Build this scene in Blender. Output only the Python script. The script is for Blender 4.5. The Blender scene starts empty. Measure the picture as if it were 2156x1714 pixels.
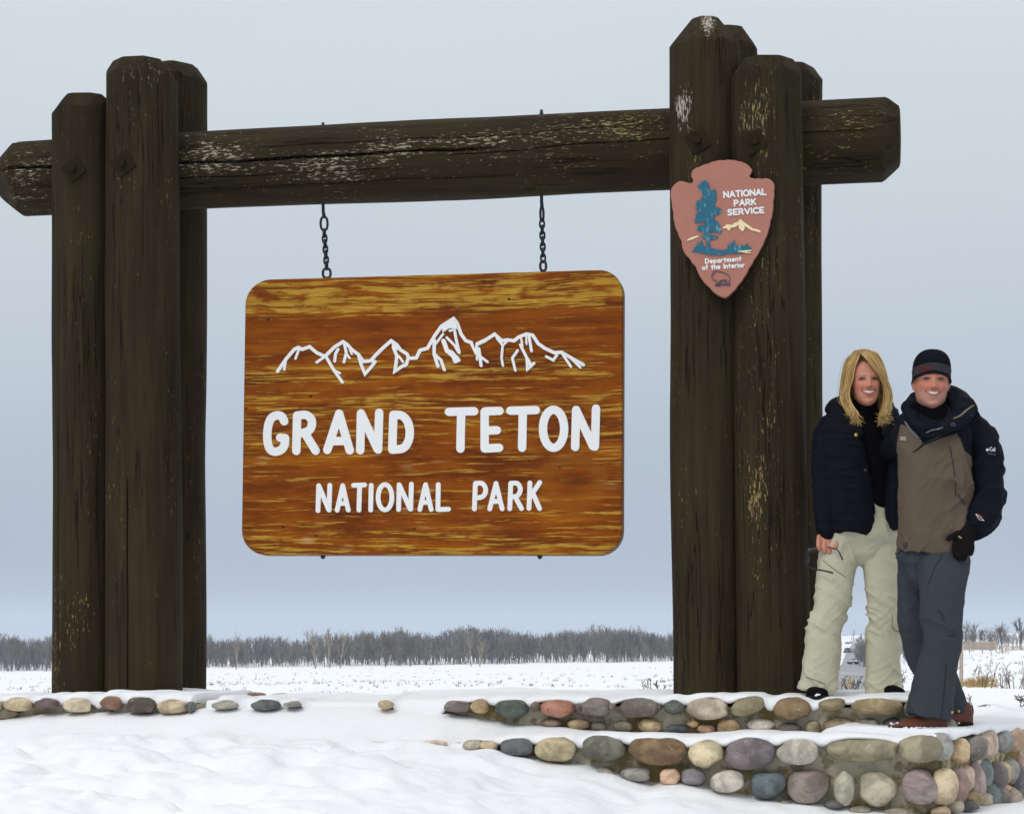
import bpy, bmesh, math, random
import numpy as np
from mathutils import Vector, Matrix
from mathutils.bvhtree import BVHTree
from mathutils.geometry import tessellate_polygon

SC = bpy.context.scene
COL = SC.collection
R = math.radians

# ------------------------------------------------------------------ camera, sky, sun, exposure
# Measurements were taken on the photograph at 2156 x 1714; the camera is level, eye at z = 0, looking along +Y.
FPX, PCX, PHY = 4600.0, 1078.0, 1350.0
cam = bpy.data.cameras.new('camera')
cam_o = bpy.data.objects.new('camera', cam)
COL.objects.link(cam_o)
cam_o.rotation_euler = (R(90), 0, 0)
cam.sensor_width = 36.0
cam.lens = 36.0 * FPX / 2156.0
cam.shift_y = (PHY - 857.0) / 2156.0
cam.clip_start, cam.clip_end = 0.1, 20000
SC.camera = cam_o

SUN_EL, SUN_AZ = R(48), R(218)          # high, behind the camera's left shoulder, behind thick cloud
world = bpy.data.worlds.new('World')
SC.world = world
world.use_nodes = True
wn, wl = world.node_tree.nodes, world.node_tree.links
wn.clear()
w_out = wn.new('ShaderNodeOutputWorld')
w_sky = wn.new('ShaderNodeTexSky')
w_sky.sky_type = 'NISHITA'
w_sky.sun_disc = False
w_sky.sun_elevation, w_sky.sun_rotation = SUN_EL, SUN_AZ
w_bg = wn.new('ShaderNodeBackground'); w_bg.inputs['Strength'].default_value = 0.07
wl.new(w_sky.outputs['Color'], w_bg.inputs['Color'])
# the cloud deck: overcast luminance, about three times brighter overhead than at the horizon
w_tc = wn.new('ShaderNodeTexCoord')
w_sep = wn.new('ShaderNodeSeparateXYZ'); wl.new(w_tc.outputs['Generated'], w_sep.inputs[0])
w_noise = wn.new('ShaderNodeTexNoise'); w_noise.inputs['Scale'].default_value = 2.2; w_noise.inputs['Detail'].default_value = 3
w_map = wn.new('ShaderNodeMapping'); w_map.inputs['Scale'].default_value = (1, 1, 2.6)
wl.new(w_tc.outputs['Generated'], w_map.inputs['Vector']); wl.new(w_map.outputs[0], w_noise.inputs['Vector'])
w_ma = wn.new('ShaderNodeMath'); w_ma.operation = 'MULTIPLY_ADD'
w_ma.inputs[1].default_value = 0.14; w_ma.inputs[2].default_value = -0.07
wl.new(w_noise.outputs['Fac'], w_ma.inputs[0])
w_add = wn.new('ShaderNodeMath'); w_add.operation = 'ADD'
wl.new(w_sep.outputs['Z'], w_add.inputs[0]); wl.new(w_ma.outputs[0], w_add.inputs[1])
w_r = wn.new('ShaderNodeValToRGB'); wl.new(w_add.outputs[0], w_r.inputs['Fac'])
el = w_r.color_ramp.elements
el[0].position, el[0].color = 0.0, (0.37, 0.43, 0.53, 1)
el[1].position, el[1].color = 1.0, (1.12, 1.15, 1.19, 1)
for p, c in ((0.07, (0.445, 0.515, 0.61)), (0.16, (0.575, 0.64, 0.705)), (0.28, (0.69, 0.75, 0.79)), (0.6, (0.92, 0.96, 1.0))):
    e = el.new(p); e.color = (*c, 1)
w_bg2 = wn.new('ShaderNodeBackground'); w_bg2.inputs['Strength'].default_value = 1.0
wl.new(w_r.outputs['Color'], w_bg2.inputs['Color'])
w_mix = wn.new('ShaderNodeMixShader'); w_mix.inputs['Fac'].default_value = 0.93
wl.new(w_bg.outputs[0], w_mix.inputs[1]); wl.new(w_bg2.outputs[0], w_mix.inputs[2])
wl.new(w_mix.outputs[0], w_out.inputs['Surface'])

sun = bpy.data.lights.new('sun', 'SUN')
sun.energy, sun.angle, sun.color = 0.95, R(16), (1.0, 0.96, 0.9)
sun_o = bpy.data.objects.new('sun', sun)
COL.objects.link(sun_o)
_d = Vector((math.sin(SUN_AZ) * math.cos(SUN_EL), math.cos(SUN_AZ) * math.cos(SUN_EL), math.sin(SUN_EL)))
sun_o.rotation_euler = _d.to_track_quat('Z', 'Y').to_euler()

SC.view_settings.view_transform = 'Standard'
SC.view_settings.look = 'None'
SC.view_settings.exposure = 0.0
SC.view_settings.gamma = 1.0
SC.view_settings.use_curve_mapping = False
SC.render.engine = 'CYCLES'
SC.cycles.max_bounces = 8
SC.cycles.volume_bounces = 1
SC.cycles.transparent_max_bounces = 16

# ------------------------------------------------------------------ helpers
rng = np.random.default_rng(7)
random.seed(7)

def S(r, g, b):
    f = lambda c: (c / 255) / 12.92 if c <= 10 else ((c / 255 + 0.055) / 1.055) ** 2.4
    return (f(r), f(g), f(b))

def at(x, y, Y):
    return Vector(((x - PCX) / FPX * Y, Y, (PHY - y) / FPX * Y))

def topx(P):
    P = np.asarray(P, float)
    return PCX + P[:, 0] / P[:, 1] * FPX, PHY - P[:, 2] / P[:, 1] * FPX

def _h(i, j, k, s):
    n = (i.astype(np.int64) * 374761393 + j.astype(np.int64) * 668265263 + k.astype(np.int64) * 2147483647 + s * 974634777) & 0x7fffffff
    n = ((n ^ (n >> 13)) * 1274126177) & 0x7fffffff
    n = ((n ^ (n >> 16)) * 668265263) & 0x7fffffff
    return ((n ^ (n >> 15)) & 0xffff) / 32767.5 - 1.0

def vnoise(x, y, z, seed=0):
    x, y, z = np.broadcast_arrays(np.asarray(x, float), np.asarray(y, float), np.asarray(z, float))
    i, j, k = np.floor(x).astype(int), np.floor(y).astype(int), np.floor(z).astype(int)
    u, v, w = x - i, y - j, z - k
    u, v, w = u * u * (3 - 2 * u), v * v * (3 - 2 * v), w * w * (3 - 2 * w)
    r = 0
    for a in (0, 1):
        for b in (0, 1):
            for c in (0, 1):
                r = r + _h(i + a, j + b, k + c, seed) * (u if a else 1 - u) * (v if b else 1 - v) * (w if c else 1 - w)
    return r

def fbm(x, y, z, seed=0, o=3):
    r, a = 0, 1.0
    for q in range(o):
        r = r + a * vnoise(np.asarray(x) * 2 ** q, np.asarray(y) * 2 ** q, np.asarray(z) * 2 ** q, seed + q * 17)
        a *= 0.5
    return r

def sstep(a, b, x):
    t = np.clip((np.asarray(x, float) - a) / (b - a), 0, 1)
    return t * t * (3 - 2 * t)

def itp(x, pts):
    p = np.array(pts, float)
    return np.interp(x, p[:, 0], p[:, 1])

def make_mesh(name, V, F, smooth=True):
    me = bpy.data.meshes.new(name)
    V = np.asarray(V, np.float32).reshape(-1, 3)
    if isinstance(F, np.ndarray):
        n, k = F.shape
        me.vertices.add(len(V)); me.vertices.foreach_set('co', V.ravel())
        me.loops.add(n * k); me.loops.foreach_set('vertex_index', F.astype(np.int32).ravel())
        me.polygons.add(n); me.polygons.foreach_set('loop_start', np.arange(0, n * k, k, dtype=np.int32))
        me.update(calc_edges=True)
    else:
        me.from_pydata(V.tolist(), [], [list(f) for f in F])
        me.update()
    if smooth:
        me.polygons.foreach_set('use_smooth', np.ones(len(me.polygons), bool))
    return me

def wmat(o):
    m = o.matrix_basis.copy()
    return wmat(o.parent) @ o.matrix_parent_inverse @ m if o.parent else m

def link(name, me, mat=None, parent=None):
    o = bpy.data.objects.new(name, me)
    COL.objects.link(o)
    if mat is not None and not me.materials:
        me.materials.append(mat)
    if parent is not None:
        o.parent = parent
        o.matrix_parent_inverse = wmat(parent).inverted()
    return o

def obj(name, V, F, mat, parent=None, smooth=True):
    return link(name, make_mesh(name, V, F, smooth), mat, parent)

def tag(o, label=None, cat=None, group=None, kind=None):
    if label: o['label'] = label
    if cat: o['category'] = cat
    if group: o['group'] = group
    if kind: o['kind'] = kind
    return o

def thing(name, loc, label, cat, group=None):
    o = bpy.data.objects.new(name, None)
    COL.objects.link(o)
    o.location = loc
    o.empty_display_size = 0.2
    return tag(o, label, cat, group)

def attr(me, name, data, typ='FLOAT_VECTOR'):
    a = me.attributes.new(name, typ, 'POINT')
    key = {'FLOAT_VECTOR': 'vector', 'FLOAT_COLOR': 'color', 'FLOAT': 'value'}[typ]
    a.data.foreach_set(key, np.asarray(data, np.float32).ravel())

def join(parts):
    V, F, n = [], [], 0
    for v, f in parts:
        v = np.asarray(v, float).reshape(-1, 3)
        V.append(v); F += [[i + n for i in q] for q in f]; n += len(v)
    return np.concatenate(V), F

def grid_faces(nr, nc, wrap=False):
    r = np.arange(nr - 1)[:, None]
    c = np.arange(nc if wrap else nc - 1)[None, :]
    c2 = (c + 1) % nc
    return np.stack([r * nc + c, r * nc + c2, (r + 1) * nc + c2, (r + 1) * nc + c], -1).reshape(-1, 4)

def cr(pts, n):
    """Catmull-Rom resampling of rows of numbers."""
    p = np.asarray(pts, float)
    p = np.concatenate([[2 * p[0] - p[1]], p, [2 * p[-1] - p[-2]]])
    out = []
    for i in range(1, len(p) - 2):
        for q in range(n):
            t = q / n
            a, b, c, d = p[i - 1], p[i], p[i + 1], p[i + 2]
            out.append(0.5 * (2 * b + (c - a) * t + (2 * a - 5 * b + 4 * c - d) * t * t + (3 * b - a - 3 * c + d) * t ** 3))
    out.append(p[-2])
    return np.array(out)

def tube(pts, radii, nseg=16, sub=4, cap=True, ref=(1, 0, 0), power=2.0):
    """Closed tube along points; a radius may be (across, deep)."""
    pts = np.array([list(p) for p in pts], float)
    rad = np.array([r if isinstance(r, (tuple, list)) else (r, r) for r in radii], float)
    if sub > 1 and len(pts) > 2:
        q = cr(np.concatenate([pts, rad], 1), sub); pts, rad = q[:, :3], np.maximum(q[:, 3:], 1e-4)
    n = len(pts)
    T = np.gradient(pts, axis=0); T /= np.linalg.norm(T, axis=1)[:, None] + 1e-12
    u = np.array(ref, float)
    rows = []
    if cap:
        ks = (0.0, 0.5, 0.85)
        seq = [(0, -math.sqrt(1 - k * k), max(k, 0.02)) for k in ks] + [(i, 0, 1) for i in range(n)] + \
              [(n - 1, math.sqrt(1 - k * k), max(k, 0.02)) for k in ks[::-1]]
    else:
        seq = [(0, 0, 0.01)] + [(i, 0, 1) for i in range(n)] + [(n - 1, 0, 0.01)]
    a = np.linspace(0, 2 * math.pi, nseg, endpoint=False)
    ca = np.sign(np.cos(a)) * np.abs(np.cos(a)) ** (2 / power); sa = np.sign(np.sin(a)) * np.abs(np.sin(a)) ** (2 / power)
    us = []
    for i in range(n):
        w = u - T[i] * u.dot(T[i])
        if np.linalg.norm(w) < 0.05:
            w = np.array([0, 1.0, 0]) - T[i] * T[i][1]
        w /= np.linalg.norm(w); us.append(w); u = w
    for i, off, sc in seq:
        v = np.cross(T[i], us[i])
        m = min(rad[i])
        rows.append(pts[i] + T[i] * off * m + sc * (np.outer(ca, us[i]) * rad[i][0] + np.outer(sa, v) * rad[i][1]))
    V = np.concatenate(rows)
    F = grid_faces(len(rows), nseg, True)
    F = [list(f) for f in F] + [list(range(nseg))[::-1], [len(V) - nseg + k for k in range(nseg)]]
    return V, F

def ball(c, r, nu=20, nv=12, M=None):
    a = np.linspace(0, 2 * math.pi, nu, endpoint=False)
    b = np.linspace(0.04, math.pi - 0.04, nv)
    V = np.stack([np.outer(np.sin(b), np.cos(a)) * r[0], np.outer(np.sin(b), np.sin(a)) * r[1], np.outer(np.cos(b), np.ones(nu)) * r[2]], -1).reshape(-1, 3)
    if M is not None: V = V @ np.array(M).T
    V = V + np.array(c)
    F = [list(f) for f in grid_faces(nv, nu, True)] + [list(range(nu))[::-1], [len(V) - nu + k for k in range(nu)]]
    return V, F

def box(c, h, M=None):
    V = np.array([[x, y, z] for x in (-1, 1) for y in (-1, 1) for z in (-1, 1)], float) * np.array(h)
    if M is not None: V = V @ np.array(M).T
    return V + np.array(c), [[0, 1, 3, 2], [4, 6, 7, 5], [0, 4, 5, 1], [2, 3, 7, 6], [0, 2, 6, 4], [1, 5, 7, 3]]

def bevel_box(c, h, b, M=None, seg=2):
    bm = bmesh.new()
    bmesh.ops.create_cube(bm, size=2.0)
    for v in bm.verts: v.co = Vector((v.co.x * h[0], v.co.y * h[1], v.co.z * h[2]))
    bmesh.ops.bevel(bm, geom=bm.edges[:], offset=b, segments=seg, affect='EDGES', profile=0.6)
    V = np.array([v.co[:] for v in bm.verts]); bm.verts.index_update()
    F = [[v.index for v in f.verts] for f in bm.faces]
    bm.free()
    if M is not None: V = V @ np.array(M).T
    return V + np.array(c), F

def prism(poly, to3, depth):
    """Flat outline (list of 2-D points) -> plate; to3(p, out) gives the 3-D point at height out above the face plane."""
    p = [tuple(q) for q in poly]
    n = len(p)
    tri = tessellate_polygon([[Vector((a, b, 0)) for a, b in p]])
    V = [to3(a, depth) for a in p] + [to3(a, 0) for a in p]
    F = [list(t) for t in tri] + [[i, (i + 1) % n, n + (i + 1) % n, n + i] for i in range(n)] + [[n + t[0], n + t[2], n + t[1]] for t in tri]
    return np.array([list(v) for v in V]), F

def fix_normals(me):
    bm = bmesh.new(); bm.from_mesh(me)
    bmesh.ops.recalc_face_normals(bm, faces=bm.faces)
    bm.to_mesh(me); bm.free(); me.update()

def remesh(parts, voxel, it=4):
    V, F = join(parts)
    me = make_mesh('tmp', V, F, False)
    fix_normals(me)
    o = bpy.data.objects.new('tmp', me); COL.objects.link(o)
    m = o.modifiers.new('r', 'REMESH'); m.mode = 'VOXEL'; m.voxel_size = voxel
    if it:
        s = o.modifiers.new('s', 'SMOOTH'); s.factor = 0.5; s.iterations = it
    dg = bpy.context.evaluated_depsgraph_get()
    e = o.evaluated_get(dg)
    out = bpy.data.meshes.new_from_object(e)
    bpy.data.objects.remove(o); bpy.data.meshes.remove(me)
    return out

def arrays(me):
    V = np.empty(len(me.vertices) * 3, np.float32); me.vertices.foreach_get('co', V)
    N = np.empty(len(me.vertices) * 3, np.float32); me.vertices.foreach_get('normal', N)
    return V.reshape(-1, 3).astype(float), N.reshape(-1, 3).astype(float)

def blob(name, parts, voxel, it, mat, parent, disp=None, colour=None):
    me = remesh(parts, voxel, it)
    me.name = name
    if disp:
        V, N = arrays(me)
        V = V + N * np.asarray(disp(V, N))[:, None]
        me.vertices.foreach_set('co', V.astype(np.float32).ravel())
    me.polygons.foreach_set('use_smooth', np.ones(len(me.polygons), bool))
    me.update()
    if colour:
        V, N = arrays(me)
        c = np.concatenate([colour(V, N), np.ones((len(V), 1))], 1)
        attr(me, 'tint', c, 'FLOAT_COLOR')
    me.materials.clear()
    return link(name, me, mat, parent)

def inpoly(x, y, poly):
    p = np.array(poly, float); r = np.zeros(len(x), bool); j = len(p) - 1
    for i in range(len(p)):
        c = ((p[i, 1] > y) != (p[j, 1] > y)) & (x < (p[j, 0] - p[i, 0]) * (y - p[i, 1]) / (p[j, 1] - p[i, 1] + 1e-12) + p[i, 0])
        r ^= c; j = i
    return r

def surf_tree(objs):
    V, F, n = [], [], 0
    for o in objs:
        me = o.data
        M = wmat(o)
        V += [M @ v.co for v in me.vertices]
        F += [[i + n for i in p.vertices] for p in me.polygons]; n = len(V)
    return BVHTree.FromPolygons(V, F)

def on(tree, x, y, lift=0.0, default=10.2):
    d = at(x, y, 1.0).normalized()
    h = tree.ray_cast(Vector((0, 0, 0)), d)
    if h[0] is None: return at(x, y, default)
    return h[0] - d * lift

# ------------------------------------------------------------------ materials
class Mat:
    def __init__(s, name, rough=0.7, spec=0.3):
        s.m = bpy.data.materials.new(name); s.m.use_nodes = True
        s.nt = s.m.node_tree; s.n = s.nt.nodes; s.l = s.nt.links
        s.b = s.n['Principled BSDF']
        s.b.inputs['Roughness'].default_value = rough
        s.b.inputs['Specular IOR Level'].default_value = spec
    def put(s, sock, v):
        if hasattr(v, 'is_output'): s.l.new(v, sock)
        elif isinstance(v, (tuple, list)) and len(v) == 3 and len(getattr(sock, 'default_value', (0, 0, 0))) == 4: sock.default_value = (*v, 1)
        else: sock.default_value = v
    def pos(s): return s.n.new('ShaderNodeNewGeometry').outputs['Position']
    def at(s, name, out='Vector'):
        a = s.n.new('ShaderNodeAttribute'); a.attribute_name = name; return a.outputs[out]
    def map(s, v, sc=(1, 1, 1), loc=(0, 0, 0), rot=(0, 0, 0)):
        m = s.n.new('ShaderNodeMapping'); s.put(m.inputs['Vector'], v)
        m.inputs['Scale'].default_value = sc; m.inputs['Location'].default_value = loc; m.inputs['Rotation'].default_value = rot
        return m.outputs[0]
    def noise(s, v, sc, det=4, rough=0.55, dist=0.0):
        t = s.n.new('ShaderNodeTexNoise'); s.put(t.inputs['Vector'], v)
        t.inputs['Scale'].default_value = sc; t.inputs['Detail'].default_value = det
        t.inputs['Roughness'].default_value = rough; t.inputs['Distortion'].default_value = dist
        return t.outputs['Fac']
    def voro(s, v, sc, out='Distance'):
        t = s.n.new('ShaderNodeTexVoronoi'); s.put(t.inputs['Vector'], v); t.inputs['Scale'].default_value = sc
        return t.outputs[out]
    def math(s, op, a, b=0.0, c=0.0):
        t = s.n.new('ShaderNodeMath'); t.operation = op
        for i, q in enumerate((a, b, c)): s.put(t.inputs[i], q)
        return t.outputs[0]
    def step(s, v, a, b):
        t = s.n.new('ShaderNodeMapRange'); t.interpolation_type = 'SMOOTHSTEP'; s.put(t.inputs[0], v)
        s.put(t.inputs[1], a); s.put(t.inputs[2], b); return t.outputs[0]
    def mix(s, f, a, b, mode='MIX'):
        t = s.n.new('ShaderNodeMix'); t.data_type = 'RGBA'; t.blend_type = mode
        s.put(t.inputs[0], f); s.put(t.inputs[6], a); s.put(t.inputs[7], b); return t.outputs[2]
    def ramp(s, f, stops):
        t = s.n.new('ShaderNodeValToRGB'); s.put(t.inputs[0], f); e = t.color_ramp.elements
        e[0].position, e[0].color = stops[0][0], (*stops[0][1], 1)
        e[1].position, e[1].color = stops[-1][0], (*stops[-1][1], 1)
        for p, c in stops[1:-1]:
            q = e.new(p); q.color = (*c, 1)
        return t.outputs['Color']
    def sep(s, v):
        t = s.n.new('ShaderNodeSeparateXYZ'); s.put(t.inputs[0], v); return t.outputs
    def col(s, c): s.put(s.b.inputs['Base Color'], c); return s
    def rough(s, c): s.put(s.b.inputs['Roughness'], c); return s
    def bump(s, h, strength=0.5, dist=0.01):
        b = s.n.new('ShaderNodeBump'); b.inputs['Strength'].default_value = strength; b.inputs['Distance'].default_value = dist
        s.put(b.inputs['Height'], h)
        if s.b.inputs['Normal'].is_linked: s.l.new(s.b.inputs['Normal'].links[0].from_socket, b.inputs['Normal'])
        s.l.new(b.outputs[0], s.b.inputs['Normal']); return s

def plain(name, c, rough=0.6, spec=0.3, var=0.12, sc=30, bump=0.0, metal=0.0):
    m = Mat(name, rough, spec)
    n = m.noise(m.pos(), sc, 4)
    m.col(m.mix(n, tuple(max(0, q * (1 - var)) for q in c), tuple(q * (1 + var) for q in c)))
    if bump: m.bump(n, 0.6, bump)
    if metal: m.b.inputs['Metallic'].default_value = metal
    return m.m

# snow
m = Mat('snow', 0.75, 0.25)
p = m.pos()
n1 = m.noise(p, 9, 5, 0.6); n2 = m.noise(p, 120, 3, 0.6); n3 = m.noise(p, 0.6, 3)
m.col(m.mix(n3, (0.85, 0.86, 0.885), (0.90, 0.905, 0.915)))
m.bump(n1, 0.3, 0.02); m.bump(m.noise(p, 34, 4, 0.65), 0.45, 0.010); m.bump(n2, 0.5, 0.004)
SNOW = m.m
# far snow field: wind crust with bare stubble showing through in bands
m = Mat('field_snow', 0.8, 0.2)
p = m.pos()
n1 = m.noise(m.map(p, (0.35, 0.02, 1)), 1.0, 6, 0.7); n2 = m.noise(m.map(p, (1.2, 0.12, 1)), 1.0, 5, 0.7)
s_ = m.math('MULTIPLY', m.step(n1, 0.54, 0.66), m.step(n2, 0.55, 0.68))
m.col(m.mix(m.math('MULTIPLY', s_, 0.55), (0.86, 0.87, 0.89), (0.33, 0.27, 0.20)))
m.bump(m.noise(m.map(p, (1, 0.4, 1)), 2.2, 5, 0.6), 0.5, 0.06)
FIELD = m.m
# dark stained logs
def log_material(name):
    m = Mat(name, 0.8, 0.08)
    g = m.at('grain')
    wear = m.sep(m.at('wear'))
    fib = m.noise(m.map(g, (34, 34, 1.6)), 1.0, 6, 0.65)
    blot = m.noise(m.map(g, (3, 3, 1.1)), 1.0, 4, 0.6)
    base = m.ramp(m.math('ADD', m.math('MULTIPLY', fib, 0.6), m.math('MULTIPLY', blot, 0.4)),
                  [(0.3, S(38, 32, 21)), (0.5, S(51, 43, 29)), (0.72, S(68, 58, 39))])
    green = m.step(m.noise(m.map(g, (5, 5, 1.5), (7, 1, 3)), 1.0, 4), 0.52, 0.72)
    base = m.mix(m.math('MULTIPLY', green, 0.5), base, S(56, 53, 30))
    fl = m.noise(m.map(g, (120, 120, 26), (3, 9, 1)), 1.0, 4, 0.7)
    big = m.noise(m.map(g, (7, 7, 1.6), (13, 4, 7)), 1.0, 3, 0.6)
    thr = m.math('SUBTRACT', m.math('SUBTRACT', 0.672, m.math('MULTIPLY', m.math('SUBTRACT', big, 0.5), 0.42)), m.math('MULTIPLY', wear[0], 0.175))
    f = m.step(fl, thr, m.math('ADD', thr, 0.05))
    yel = m.mix(m.noise(m.map(g, (20, 20, 5)), 1.0, 3), S(128, 108, 48), S(176, 150, 98))
    fc = m.mix(wear[1], yel, S(188, 180, 165))
    c = m.mix(m.math('MULTIPLY', f, 0.85), base, fc)
    ck = m.math('ABSOLUTE', m.math('SUBTRACT', m.noise(m.map(g, (16, 16, 0.45), (31, 2, 5)), 1.0, 4, 0.6), 0.5))
    crack = m.math('SUBTRACT', 1.0, m.step(ck, 0.002, 0.011))
    crack = m.math('MULTIPLY', crack, m.step(m.noise(m.map(g, (4, 4, 0.9), (1, 12, 8)), 1.0, 2), 0.47, 0.55))
    c = m.mix(m.math('MULTIPLY', crack, 0.85), c, S(18, 15, 12))
    kn = m.voro(m.map(g, (3.1, 3.1, 1.5), (0.4, 0.9, 0.2)), 1.0)
    kd = m.math('SUBTRACT', 1.0, m.step(kn, 0.035, 0.075))
    c = m.mix(m.math('MULTIPLY', kd, 0.7), c, S(28, 22, 18))
    m.col(c)
    hh = m.math('ADD', m.math('SUBTRACT', m.math('MULTIPLY', fib, 0.5), m.math('MULTIPLY', crack, 1.2)), m.math('MULTIPLY', kd, 0.6))
    m.bump(hh, 0.75, 0.008)
    m.bump(m.noise(m.map(g, (160, 160, 14)), 1.0, 3), 0.35, 0.003)
    m.rough(m.math('ADD', 0.70, m.math('MULTIPLY', fib, 0.2)))
    return m.m
LOG = log_material('dark_stained_log')
IRON = plain('painted_iron', S(44, 38, 26), 0.85, 0.05, 0.2, 60, 0.002)
CHAIN = plain('black_iron', S(44, 50, 62), 0.45, 0.5, 0.2, 80, 0, 0.5)

# varnished sign board: attribute sg = metres along and up the board
m = Mat('varnished_board', 0.38, 0.12)
g = m.at('sg')
gx = m.sep(g)
def g_map(sx, sy, loc=(0, 0, 0)): return m.map(g, (sx, sy, 1), loc)
warp = m.noise(g_map(1.3, 2.2), 1.0, 2)
gw = m.n.new('ShaderNodeVectorMath'); gw.operation = 'ADD'
m.l.new(g, gw.inputs[0])
cb = m.n.new('ShaderNodeCombineXYZ'); m.put(cb.inputs[1], m.math('MULTIPLY', m.math('SUBTRACT', warp, 0.5), 0.045))
# grain swirling round the big knot at lower right
kx = m.math('MULTIPLY', m.math('SUBTRACT', gx[0], 1.73), 7.0); ky = m.math('MULTIPLY', m.math('SUBTRACT', gx[1], 0.37), 9.0)
kr = m.math('SQRT', m.math('ADD', m.math('MULTIPLY', kx, kx), m.math('MULTIPLY', ky, ky)))
m.l.new(cb.outputs[0], gw.inputs[1]); gv = gw.outputs[0]
tone = m.noise(m.map(gv, (1.1, 16, 1)), 1.0, 6, 0.65)
patch = m.noise(m.map(gv, (2.6, 7, 1), (4, 2, 0)), 1.0, 5, 0.65)
base = m.ramp(m.math('ADD', m.math('MULTIPLY', tone, 0.55), m.math('MULTIPLY', patch, 0.45)),
              [(0.28, S(62, 25, 4)), (0.42, S(104, 46, 4)), (0.54, S(138, 70, 4)), (0.70, S(170, 100, 10))])
band = m.ramp(m.math('DIVIDE', gx[1], 1.42),
              [(0.0, (.66,) * 3), (0.05, (.5,) * 3), (0.12, (.40,) * 3), (0.25, (.30,) * 3), (0.36, (.40,) * 3), (0.5, (.46,) * 3), (0.555, (.60,) * 3), (0.60, (.22,) * 3),
               (0.64, (.58,) * 3), (0.71, (.46,) * 3), (0.76, (.18,) * 3), (0.86, (.2,) * 3), (0.895, (.78,) * 3), (0.97, (.74,) * 3), (1.0, (.55,) * 3)])
stk = m.noise(m.map(gv, (4.5, 165, 1)), 1.0, 5, 0.62)
stk2 = m.noise(m.map(gv, (2.2, 42, 1), (3, 1, 0)), 1.0, 4, 0.6)
brk = m.noise(m.map(gv, (6, 22, 1), (9, 3, 0)), 1.0, 3, 0.6)
sm = m.math('ADD', m.math('MULTIPLY', stk, 0.5), m.math('MULTIPLY', stk2, 0.5))
th = m.math('SUBTRACT', 0.628, m.math('MULTIPLY', band, 0.222))
sf = m.math('MULTIPLY', m.step(sm, th, m.math('ADD', th, 0.035)), m.step(brk, 0.34, 0.52))
yel = m.mix(m.noise(m.map(gv, (4, 30, 1)), 1.0, 3), S(158, 112, 12), S(216, 176, 72))
c = m.mix(m.math('MULTIPLY', sf, 0.85), base, yel)
dk = m.step(m.noise(m.map(gv, (3.5, 90, 1), (8, 5, 0)), 1.0, 5, 0.65), 0.60, 0.72)
c = m.mix(m.math('MULTIPLY', dk, 0.6), c, S(56, 24, 4))
ps = m.voro(m.map(gv, (4.6, 11, 1), (0.3, 0.4, 0)), 1.0)
pm = m.math('MULTIPLY', m.math('SUBTRACT', 1.0, m.step(ps, 0.06, 0.30)), m.step(m.noise(m.map(gv, (1.5, 2, 1), (2, 7, 0)), 1.0, 2), 0.52, 0.6))
pm = m.math('MULTIPLY', pm, m.math('SUBTRACT', 1.0, m.step(gx[1], 0.62, 0.8)))
c = m.mix(m.math('MULTIPLY', m.math('MULTIPLY', pm, m.step(stk2, 0.42, 0.58)), 0.7), c, S(204, 170, 112))
kd = m.math('SUBTRACT', 1.0, m.step(kr, 0.15, 0.55))
ring = m.math('MULTIPLY', m.math('SUBTRACT', 1.0, m.step(m.math('ABSOLUTE', m.math('SUBTRACT', kr, 1.0)), 0.08, 0.5)), 0.4)
c = m.mix(ring, c, S(150, 92, 22)); c = m.mix(m.math('MULTIPLY', kd, 0.38), c, S(78, 44, 10))
# small dark checks
ckk = m.voro(m.map(gv, (5.5, 7.5, 1), (0.7, 0.1, 0)), 1.0)
c = m.mix(m.math('SUBTRACT', 1.0, m.step(ckk, 0.03, 0.07)), c, S(60, 34, 12))
m.col(c); m.bump(stk, 0.35, 0.003); m.bump(sf, 0.2, 0.002)
BOARD = m.m
BOARD_EDGE = plain('board_edge', S(96, 52, 26), 0.5, 0.3, 0.2, 25)
WHITE = plain('white_sign_paint', (0.86, 0.86, 0.85), 0.55, 0.3, 0.05, 25, 0.002)
ARROW = plain('arrowhead_brown', S(178, 120, 104), 0.65, 0.25, 0.05, 12, 0.001)
ARROW_EDGE = plain('arrowhead_edge', S(70, 50, 46), 0.7, 0.2)
m = Mat('teal_paint', 0.4, 0.5)
n = m.noise(m.map(m.pos(), (60, 60, 22)), 1.0, 4, 0.65)
m.col(m.mix(m.step(n, 0.54, 0.74), S(26, 100, 124), S(136, 176, 186))); m.bump(n, 0.6, 0.006)  # pale streaks are highlights put into the teal colour
TEAL = m.m
CREAM = plain('cream_paint', S(240, 222, 178), 0.6, 0.2, 0.04)
NAVY = plain('dark_blue_paint', S(66, 74, 104), 0.6, 0.2)

# river stones: one material, coloured object by object
m = Mat('river_stone', 0.72, 0.2)
oi = m.n.new('ShaderNodeObjectInfo')
tc = m.n.new('ShaderNodeTexCoord').outputs['Object']
off = m.n.new('ShaderNodeVectorMath'); off.operation = 'ADD'
cc = m.n.new('ShaderNodeCombineXYZ')
rn = m.math('MULTIPLY', oi.outputs['Random'], 37.0)
for i in range(3): m.put(cc.inputs[i], rn)
m.l.new(m.pos(), off.inputs[0]); m.l.new(cc.outputs[0], off.inputs[1]); p = off.outputs[0]
n1 = m.noise(p, 9, 5, 0.65, 0.4); n2 = m.noise(p, 38, 5, 0.7); n3 = m.noise(m.map(p, (3, 3, 16)), 1.6, 4, 0.6, 0.6)
c = m.mix(m.step(n1, 0.40, 0.60), m.mix(1.0, oi.outputs['Color'], (0.70, 0.68, 0.65), 'MULTIPLY'), m.mix(1.0, oi.outputs['Color'], (1.2, 1.18, 1.13), 'MULTIPLY'))
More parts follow.
